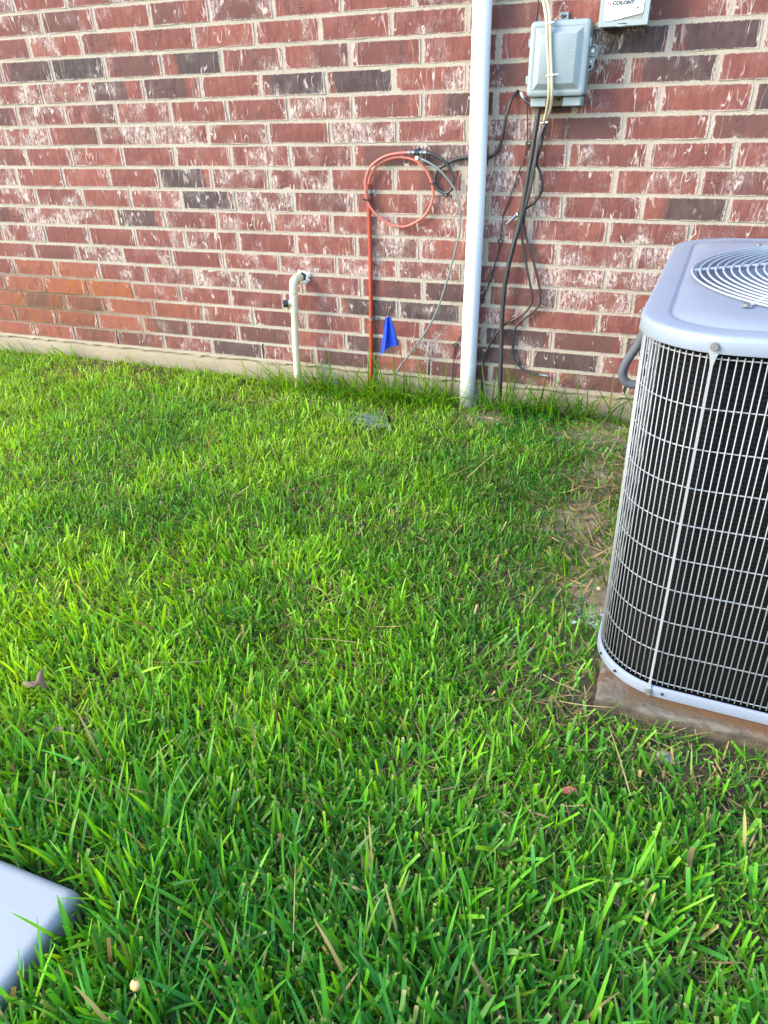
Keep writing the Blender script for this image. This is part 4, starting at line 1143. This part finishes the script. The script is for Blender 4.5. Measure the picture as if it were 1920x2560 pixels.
VL, FL, CL = [], [], []
def blades(x, y, length, width, lean, curve, az, tint, tip, seg=3, prof=(0.75, 1.0, 0.92, 0.7), z=None, base_tint=None, tipfrac=0.0, store=None, twist=None, cut=False):
    n = len(x)
    if n == 0: return
    z = gz(x, y) - 0.004 if z is None else z
    t = np.linspace(0, 1, seg + 1)
    if cut: t[-2] = 0.93
    th = lean[:, None] + curve[:, None] * t[None, :]
    ds = length[:, None] * np.diff(t)[None, :]
    thm = (th[:, 1:] + th[:, :-1]) / 2
    h = np.concatenate([np.zeros((n, 1)), np.cumsum(np.sin(thm) * ds, 1)], 1)
    u = np.concatenate([np.zeros((n, 1)), np.cumsum(np.cos(thm) * ds, 1)], 1)
    dx, dy = np.cos(az), np.sin(az)
    cx = x[:, None] + h * dx[:, None]; cy = y[:, None] + h * dy[:, None]; cz = z[:, None] + u
    cz = np.maximum(cz, z[:, None] + 0.001)
    tw = np.zeros(n) if twist is None else twist
    ca, sa = np.cos(tw), np.sin(tw)
    # side vector: horizontal perpendicular, twisted about the blade
    px, py = -dy, dx
    nx_ = np.cos(th) * dx[:, None]; ny_ = np.cos(th) * dy[:, None]; nz_ = -np.sin(th)
    sx_ = px[:, None] * ca[:, None] + nx_ * sa[:, None]
    sy_ = py[:, None] * ca[:, None] + ny_ * sa[:, None]
    sz_ = nz_ * sa[:, None]
    pr = np.interp(t, np.linspace(0, 1, len(prof)), prof)
    hw = width[:, None] * pr[None, :] * 0.5
    L_ = np.stack([cx - sx_ * hw, cy - sy_ * hw, cz - sz_ * hw], -1)
    R_ = np.stack([cx + sx_ * hw, cy + sy_ * hw, cz + sz_ * hw], -1)
    v = np.stack([L_, R_], 2)               # n, seg+1, 2, 3
    # no blade grows through the slab, the pad, a pipe or the wall
    bx2, by2 = cx[:, 1:], cy[:, 1:]
    inslab = (bx2 < -0.685) & (bx2 > -1.56) & (by2 < -2.207) & (cz[:, 1:] < -0.066)
    lowb = blocked(bx2, by2) & ~((bx2 < -0.68) & (by2 < -2.2))
    ok = ~(inslab | lowb).any(1)
    v, tint = v[ok], tint[ok]
    if np.ndim(tip) == 2: tip = tip[ok]
    if base_tint is not None: base_tint = base_tint[ok]
    tipfrac = np.broadcast_to(np.asarray(tipfrac, float), (n,))[ok]
    n = len(v)
    base = (np.arange(n) * (seg + 1) * 2)[:, None]
    q = np.array([[2 * i, 2 * i + 1, 2 * i + 3, 2 * i + 2] for i in range(seg)])
    f = (base[:, :, None] + q[None]).reshape(-1, 4)
    col = np.empty((n, seg + 1, 2, 3))
    bt = tint if base_tint is None else base_tint
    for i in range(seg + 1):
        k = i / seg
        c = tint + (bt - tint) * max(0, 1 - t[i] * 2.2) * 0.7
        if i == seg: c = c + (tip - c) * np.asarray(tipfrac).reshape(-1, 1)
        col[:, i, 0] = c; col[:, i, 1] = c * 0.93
    (store if store is not None else MAIN).append((v.reshape(-1, 3), f, col.reshape(-1, 3)))

def emit(name, store, mat):
    nv = 0; V, F, Cc = [], [], []
    for v, f, c in store:
        V.append(v); F.append(f + nv); Cc.append(c); nv += len(v)
    V = np.concatenate(V); F = np.concatenate(F); Cc = np.concatenate(Cc)
    me = bpy.data.meshes.new(name)
    me.vertices.add(len(V)); me.vertices.foreach_set('co', V.astype(np.float32).ravel())
    me.loops.add(F.size); me.loops.foreach_set('vertex_index', F.astype(np.int32).ravel())
    me.polygons.add(len(F))
    me.polygons.foreach_set('loop_start', np.arange(0, F.size, 4, dtype=np.int32))
    me.polygons.foreach_set('loop_total', np.full(len(F), 4, np.int32))
    me.polygons.foreach_set('use_smooth', np.ones(len(F), bool))
    at_ = me.attributes.new('tint', 'FLOAT_COLOR', 'POINT')
    at_.data.foreach_set('color', np.concatenate([np.clip(Cc, 0, 1), np.ones((len(Cc), 1))], 1).astype(np.float32).ravel())
    me.update(calc_edges=True)
    o = link(name, me, mat)
    o['kind'] = 'stuff'
    return o

def pick(x, y, kind='blade'):
    """blade colours: patches of lime, deep and blue green drifting over the lawn, with each blade its own"""
    n = len(x)
    a = vnoise(x, y, 0.55, 21) * 0.6 + vnoise(x, y, 0.17, 22) * 0.5 + NR.normal(0, 0.45, n)
    # lime tint rises leftward, painting the brighter sunlight there into the blades; cooler and bluer in the long grass near the bottom
    a = a + np.clip((-x - 0.9) * 0.42, -0.35, 0.7)
    bl = NR.normal(0, 0.4, n) + np.clip((-y - 1.75) * 0.9, -0.5, 0.5) + np.clip((x + 0.5) * 0.5, -0.4, 0.5)
    t_l = np.clip(a, 0, 1)[:, None]; t_d = np.clip(-a, 0, 1)[:, None]; t_b = np.clip(bl, 0, 1)[:, None]
    c = GREEN['mid'] + (GREEN['lime'] - GREEN['mid']) * t_l + (GREEN['deep'] - GREEN['mid']) * t_d
    c = c + (GREEN['blue'] - c) * t_b * 0.45
    ol = (NR.random(n) < (0.05 if kind == 'blade' else 0.28) + 0.16 * np.clip(y + 1.2, 0, 1))[:, None]
    c = np.where(ol, c * 0.4 + GREEN['olive'] * 0.6, c)
    dead = NR.random(n)
    c = np.where((dead < 0.012)[:, None], GREEN['straw'], c)
    c = np.where((dead > 0.993)[:, None], GREEN['tan'], c)
    return c * NR.uniform(0.72, 1.25, n)[:, None]

def lean_az(x, y, spread=1.0):
    """blades lie over mostly towards the far left, in drifting swirls"""
    base = 2.35 + 0.9 * vnoise(x, y, 0.5, 31) + 0.9 * vnoise(x, y, 0.14, 32)
    return base + NR.normal(0, spread, len(x))

MAIN = []
N_ = lambda n, m_, s_, lo, hi: np.clip(NR.normal(m_, s_, n), lo, hi)
def lawn(x, y, wide=1.0, hscale=1.0):
    n = len(x)
    near = np.clip((-y - 1.0) / 1.2, 0, 1)          # coarser turf on the near side
    # understory of fine short blades
    k = NR.random(n) < 0.52
    xa, ya, na = x[k], y[k], near[k]; m_ = len(xa)
    tb = pick(xa, ya, 'fine') * 0.55  # tint darkened to paint shade into the gaps between blades
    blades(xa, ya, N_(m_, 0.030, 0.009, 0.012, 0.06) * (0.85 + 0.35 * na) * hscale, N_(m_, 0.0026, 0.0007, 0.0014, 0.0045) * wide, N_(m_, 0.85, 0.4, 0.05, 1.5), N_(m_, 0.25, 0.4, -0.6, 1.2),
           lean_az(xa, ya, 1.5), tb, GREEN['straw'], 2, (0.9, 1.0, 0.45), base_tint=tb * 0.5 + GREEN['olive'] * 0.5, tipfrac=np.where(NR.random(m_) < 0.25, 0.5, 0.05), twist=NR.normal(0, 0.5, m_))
    # mown blades with square cut tips
    k = ~k
    xa, ya, na = x[k], y[k], near[k]; m_ = len(xa)
    tb = pick(xa, ya)
    tipc = np.where(NR.random(m_) < 0.6, 0.8, 0.15)
    L0 = N_(m_, 0.042, 0.013, 0.016, 0.085) * (0.74 + 0.45 * na) * hscale * (1 + 0.25 * vnoise(xa, ya, 0.2, 41) + 0.28 * vnoise(xa, ya, 0.055, 42))
    blades(xa, ya, L0, N_(m_, 0.0042, 0.0016, 0.0016, 0.0085) * (0.78 + 0.45 * na) * wide, np.where(NR.random(m_) < 0.3, N_(m_, 0.45, 0.25, 0.0, 1.0), N_(m_, 1.0, 0.3, 0.2, 1.5)), N_(m_, 0.22, 0.30, -0.5, 1.0),
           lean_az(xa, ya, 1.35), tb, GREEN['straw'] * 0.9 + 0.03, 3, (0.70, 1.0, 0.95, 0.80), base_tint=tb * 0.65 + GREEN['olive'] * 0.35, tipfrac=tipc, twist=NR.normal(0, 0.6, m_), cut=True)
x, y = scatter(44000, -4.2, 0.75, -2.62, 0.0, in_full)
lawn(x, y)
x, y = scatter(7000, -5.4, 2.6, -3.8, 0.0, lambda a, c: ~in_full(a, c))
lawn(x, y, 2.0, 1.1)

# long unmown blades: near edge, round the slab, a sprinkling through the lawn
def long_prob(x, y):
    p = 0.10 + 0.0 * x
    p = p + 0.9 * np.clip((-y - 1.98) / 0.35, 0, 1)
    p = p + 0.8 * np.exp(-((x + 0.72) ** 2 + (y + 2.15) ** 2) / (2 * 0.16 ** 2))
    p = p + 0.35 * np.exp(-((x + 0.85) ** 2 + (y + 1.95) ** 2) / (2 * 0.22 ** 2))
    return p * (0.7 + 0.6 * vnoise(x, y, 0.12, 51))
x, y = scatter(7200, -4.0, 0.75, -2.62, -0.1, lambda a, c: in_full(a, c) & (NR.random(len(a)) < long_prob(a, c)))
n = len(x); near = np.clip((-y - 1.6) / 0.5, 0, 1)
tb = pick(x, y)
blades(x, y, N_(n, 0.072, 0.018, 0.035, 0.13) * (0.85 + 0.35 * near), N_(n, 0.0052, 0.0012, 0.0026, 0.0085) * (0.75 + 0.3 * near), N_(n, 0.42, 0.26, 0.0, 1.2), N_(n, 0.45, 0.35, -0.2, 1.6), lean_az(x, y, 1.1), tb, GREEN['straw'], 5,
       (0.65, 0.95, 1.0, 0.9, 0.72, 0.22), base_tint=tb * 0.6 + GREEN['olive'] * 0.4, tipfrac=np.where(NR.random(n) < 0.15, 0.4, 0.0), twist=NR.normal(0, 0.45, n))
# hair fine runner leaves, thin and curling
x, y = scatter(2600, -2.6, 0.75, -2.62, -0.4, in_full)
n = len(x); tb = pick(x, y) * 1.15
blades(x, y, N_(n, 0.055, 0.018, 0.02, 0.11), N_(n, 0.0012, 0.0003, 0.0007, 0.002), N_(n, 0.5, 0.3, 0.0, 1.3), N_(n, 0.9, 0.7, -0.6, 2.6), NR.uniform(0, 6.28, n), tb, GREEN['straw'], 5, (0.9, 1.0, 0.9, 0.7, 0.5, 0.2), tipfrac=0.1)
emit('lawn_grass', MAIN, M['grass'])

# tall grass left by the mower along the foot of the wall
WALLG = []
clumps = [(-1.55, -0.06, 30, 0.07), (-1.33, -0.07, 40, 0.085), (-0.88, -0.07, 50, 0.10), (-0.73, -0.07, 40, 0.10), (-0.30, -0.06, 34, 0.11), (-0.20, -0.05, 26, 0.10), (-1.08, -0.07, 40, 0.10), (-1.40, -0.10, 40, 0.075), (-1.15, -0.10, 40, 0.07), (-0.95, -0.11, 50, 0.08), (-0.80, -0.10, 40, 0.075), (-0.42, -0.09, 40, 0.09), (-1.05, -0.05, 26, 0.11), (-1.27, -0.05, 24, 0.10), (-1.46, -0.06, 26, 0.10), (-1.31, -0.05, 30, 0.10), (-1.22, -0.05, 18, 0.09), (-1.12, -0.06, 26, 0.10), (-0.99, -0.06, 40, 0.12), (-0.90, -0.05, 26, 0.09), (-0.80, -0.05, 26, 0.11), (-0.70, -0.05, 34, 0.11), (-0.545, -0.07, 34, 0.10), (-0.44, -0.05, 40, 0.12), (-0.35, -0.05, 30, 0.12), (-0.26, -0.06, 20, 0.12), (-0.16, -0.05, 18, 0.13), (-0.06, -0.05, 16, 0.13), (0.06, -0.05, 18, 0.12), (-1.62, -0.04, 10, 0.07), (-1.9, -0.04, 10, 0.065), (-2.05, -0.04, 10, 0.07), (-2.3, -0.03, 8, 0.06), (-1.78, -0.05, 10, 0.06), (-2.75, -0.05, 18, 0.06), (-3.0, -0.05, 20, 0.06), (-2.58, -0.04, 10, 0.055)]
for (cx, cy, k, hh) in clumps:
    x = NR.normal(cx, 0.045, k); y = np.minimum(NR.normal(cy, 0.022, k), -0.015)
    q = ~blocked(x, y); x, y = x[q], y[q]; n = len(x)
    if not n: continue
    tb = pick(x, y) * 0.9
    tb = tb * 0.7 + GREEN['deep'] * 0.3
    blades(x, y, N_(n, hh * 1.5, hh * 0.42, 0.04, 0.30), N_(n, 0.0052, 0.0014, 0.002, 0.009), N_(n, 0.38, 0.25, 0.0, 1.1), N_(n, 0.75, 0.6, -0.2, 2.2), NR.uniform(3.14, 6.28, n) + NR.normal(0, 0.5, n), tb, GREEN['straw'], 6,
           (0.6, 0.95, 1.0, 0.9, 0.72, 0.45, 0.08), base_tint=tb * 0.5 + GREEN['olive'] * 0.5, tipfrac=0.08, store=WALLG, twist=NR.normal(0, 0.4, n))
emit('tall_grass', WALLG, M['grass'])

# dry clippings and dead runners lying on the soil, thick where the turf is thin
ST = []
x, y = scatter(5200, -3.6, 0.75, -2.6, 0.0, in_full, prob=False)
kp = keep_prob(x, y)
k = NR.random(len(x)) < np.clip(1.02 - kp, 0.07, 1)
x, y = x[k], y[k]; n = len(x)
mixc = NR.random(n)[:, None]
tb = (GREEN['straw'] * (1 - mixc) + GREEN['tan'] * mixc) * NR.uniform(0.6, 1.15, n)[:, None]
blades(x, y, N_(n, 0.038, 0.018, 0.01, 0.10), N_(n, 0.0020, 0.0008, 0.0008, 0.0045), N_(n, 1.42, 0.14, 0.9, 1.6), N_(n, 0.1, 0.25, -0.5, 0.5), NR.uniform(0, 6.28, n), tb, GREEN['straw'], 3, (0.8, 1.0, 0.9, 0.5), z=gz(x, y) + NR.uniform(0.001, 0.012, n), tipfrac=0.0, store=ST, twist=NR.normal(0, 0.5, n))
# longer dry stems
n = 46
x = NR.uniform(-2.6, 0.3, n); y = NR.uniform(-2.3, -0.08, n); k = ~blocked(x, y) & in_full(x, y); x, y = x[k], y[k]; n = len(x)
tb = np.repeat(GREEN['straw'][None], n, 0) * NR.uniform(0.8, 1.2, n)[:, None]
blades(x, y, N_(n, 0.11, 0.03, 0.06, 0.18), N_(n, 0.0018, 0.0005, 0.001, 0.003), N_(n, 1.40, 0.08, 1.2, 1.55), N_(n, 0.1, 0.2, -0.3, 0.4), NR.uniform(0, 6.28, n), tb, GREEN['straw'], 5, (0.8, 1, 0.9, 0.8, 0.7, 0.4), z=gz(x, y) + NR.uniform(0.02, 0.042, n), store=ST)
emit('dry_straw', ST, M['straw'])

# low clover-like weeds: small round leaflets in mats near the wall
WD = []
for (cx, cy, s_, k) in ((-0.33, -0.12, 0.075, 420), (-0.42, -0.22, 0.07, 220), (-0.30, -0.30, 0.06, 150), (-1.20, -0.10, 0.06, 150), (-0.55, -0.50, 0.09, 240), (-0.10, -0.30, 0.06, 110), (-0.22, -0.62, 0.07, 90)):
    x = NR.normal(cx, s_, k); y = np.minimum(NR.normal(cy, s_ * 0.7, k), -0.02)
    q = ~blocked(x, y); x, y = x[q], y[q]; n = len(x)
    tb = (GREEN['blue'] * 0.75 + GREEN['deep'] * 0.25) * NR.uniform(0.6, 1.1, n)[:, None]
    blades(x, y, N_(n, 0.010, 0.003, 0.005, 0.018), N_(n, 0.0065, 0.0015, 0.003, 0.01), N_(n, 1.15, 0.3, 0.3, 1.6), N_(n, 0.2, 0.3, -0.4, 0.8), NR.uniform(0, 6.28, n), tb, tb, 3, (0.25, 0.95, 1.0, 0.3), z=gz(x, y) + NR.uniform(0.004, 0.030, n), store=WD, twist=NR.normal(0, 0.4, n))
emit('ground_weeds', WD, M['grass'])

# ------------------------------------------------------------------ small things lying about
def leaf(name, label, loc, outline, size, mat, rot=(0, 0, 0), curl=0.25, cat='leaf', group=None):
    ol = [Vector((x * size, y * size, 0)) for x, y in outline]
    n = len(ol)
    vs = [Vector((0, 0, 0))] + [p * 0.55 for p in ol] + ol
    for p in vs:
        p.z = curl * size * ((p.x / size) ** 2 - 0.6 * abs(p.y / size)) + 0.04 * size * math.sin(p.x / size * 9 + p.y / size * 7)
    f = [(0, 1 + i, 1 + (i + 1) % n) for i in range(n)] + [(1 + i, 1 + n + i, 1 + n + (i + 1) % n, 1 + (i + 1) % n) for i in range(n)]
    o = mesh_obj(name, vs, f, mat, None, True)
    o.location = loc; o.rotation_euler = rot
    sm = o.modifiers.new('thickness', 'SOLIDIFY'); sm.thickness = 0.0006
    return tag(o, label, cat, group)
lobed = [(1.0, 0.05), (0.72, 0.22), (0.45, 0.20), (0.42, 0.50), (0.60, 0.85), (0.30, 0.78), (0.08, 0.42), (-0.25, 0.42), (-0.50, 0.62), (-0.62, 0.34), (-0.95, 0.18), (-0.85, -0.10), (-0.55, -0.18), (-0.50, -0.52), (-0.15, -0.36), (0.20, -0.44), (0.45, -0.70), (0.55, -0.34), (0.72, -0.14)]
oval = [(1.0, 0), (0.75, 0.32), (0.3, 0.5), (-0.3, 0.48), (-0.8, 0.25), (-1.0, 0), (-0.8, -0.25), (-0.3, -0.48), (0.3, -0.5), (0.75, -0.32)]
leaf('dead_leaf', 'large curled brown dead leaf lying on the mown grass', (-1.075, -1.885, -0.062), lobed, 0.036, M['deadleaf'], (0.55, 0.35, 2.4), 0.75, group='fallen leaves')
leaf('fallen_leaf', 'small red-brown leaf in the grass below the concrete pad', (0.0, -1.782, -0.062), oval, 0.013, M['redleaf'], (0.5, -0.2, 0.4), 0.3, group='fallen leaves')
leaf('fallen_leaf', 'narrow tan seed leaf in the grass towards the lower right corner', (0.095, -1.952, -0.068), oval, 0.014, M['deadleaf'], (0.2, 0.5, 1.5), 0.3, group='fallen leaves')
leaf('fallen_leaf', 'tiny curled tan leaf in the grass just below the large dead leaf', (-0.955, -1.962, -0.070), oval, 0.010, M['deadleaf'], (0.3, 0.2, 0.7), 0.5, group='fallen leaves')
v_, f_ = [], []
for i in range(7):
    a = math.pi * i / 6 - math.pi / 2
    for j in range(12):
        c = 2 * math.pi * j / 12
        rr_ = 0.0085 * math.cos(a)
        v_.append((rr_ * math.cos(c) * 1.1, rr_ * math.sin(c), 0.0075 * math.sin(a)))
f_ = [(i * 12 + j, i * 12 + (j + 1) % 12, (i + 1) * 12 + (j + 1) % 12, (i + 1) * 12 + j) for i in range(6) for j in range(12)]
o = mesh_obj('berry', v_, f_, M['berry'], None, True); o.location = (-0.518, -2.290, -0.074)
tag(o, 'small round yellow berry in the grass at the bottom edge', 'berry')
def stone(label, loc, s_, sd_, mat):
    r = random.Random(sd_); bm = bmesh.new(); bmesh.ops.create_icosphere(bm, subdivisions=2, radius=1)
    for p in bm.verts: p.co *= r.uniform(0.86, 1.12)
    for p in bm.verts: p.co = Vector((p.co.x * s_[0], p.co.y * s_[1], p.co.z * s_[2]))
    me = bpy.data.meshes.new('stone'); bm.to_mesh(me); bm.free()
    me.polygons.foreach_set('use_smooth', [True] * len(me.polygons))
    o = link('stone', me, mat); o.location = loc
    return tag(o, label, 'stone', 'stones on the bare soil')
stone('grey stone half buried in front of the concrete pad', (0.155, -1.655, gz(0.155, -1.655) + 0.004), (0.017, 0.013, 0.010), 1, M['rock'])
for i, (px_, py_, s_, lb) in enumerate(((-0.005, -1.165, 0.008, 'largest tan pebble on the bare soil left of the air conditioner'), (-0.028, -1.185, 0.006, 'small tan pebble among straw left of the air conditioner'))):
    stone(lb, (px_, py_, float(gz(px_, py_)) + 0.005), (s_, s_ * 0.8, s_ * 0.7), 10 + i, M['twig'])

# crumpled clear plastic film by the unit
n = 9
vv = []
r = random.Random(8)
for i in range(n):
    for j in range(n):
        x = (i / (n - 1) - 0.5) * 0.075; y = (j / (n - 1) - 0.5) * 0.06
        vv.append((x + r.uniform(-0.003, 0.003), y + r.uniform(-0.003, 0.003), 0.012 + 0.010 * math.sin(x * 90 + y * 40) * math.cos(y * 75) + r.uniform(-0.002, 0.002)))
o = mesh_obj('plastic_film', vv, [(i * n + j, (i + 1) * n + j, (i + 1) * n + j + 1, i * n + j + 1) for i in range(n - 1) for j in range(n - 1)], M['film'], None, False)
o.location = (-0.022, -1.325, float(gz(-0.022, -1.325)) + 0.016)
tag(o, 'crumpled clear plastic scrap on the ground touching the air conditioner', 'plastic scrap')

# funnel spider web: sheet of threads in the grass with a dark burrow at its right end
web = thing('spider_web', 'hazy funnel spider web spread over the grass below the orange conduit', 'spider web', (-0.93, -0.275, -0.07))
m = MB(); r = random.Random(4)
hub = Vector((0.045, -0.012, -0.022))
ends = []
for i in range(46):
    a = math.radians(95 + 200 * i / 45 + r.uniform(-4, 4))
    e = hub + Vector((math.cos(a) * r.uniform(0.10, 0.24), math.sin(a) * r.uniform(0.05, 0.11), r.uniform(-0.005, 0.022)))
    ends.append(e)
    m.tube([hub + Vector((r.uniform(-.008, .008), r.uniform(-.006, .006), 0)), e], 0.00011, 3, False)
for k in range(420):
    i, j = r.randrange(46), 0
    j = min(45, i + r.randrange(1, 7))
    m.tube([hub.lerp(ends[i], r.uniform(0.2, 1)), hub.lerp(ends[j], r.uniform(0.2, 1))], 0.00009, 3, False)
m.obj('threads', M['web'], web)
n = 14
m = MB()
top_r = [(hub.x + 0.004 + 0.009 * math.cos(2 * math.pi * i / n), hub.y + 0.007 * math.sin(2 * math.pi * i / n), 0.006) for i in range(n)]
bot_r = [(hub.x + 0.010 + 0.008 * math.cos(2 * math.pi * i / n), hub.y + 0.006 + 0.006 * math.sin(2 * math.pi * i / n), -0.03) for i in range(n)]
v_, f_ = stack([top_r, bot_r], False, True)
m.add(v_, f_).obj('burrow', M['hole'], web, True)
print('bricks as parts:', brick_count)
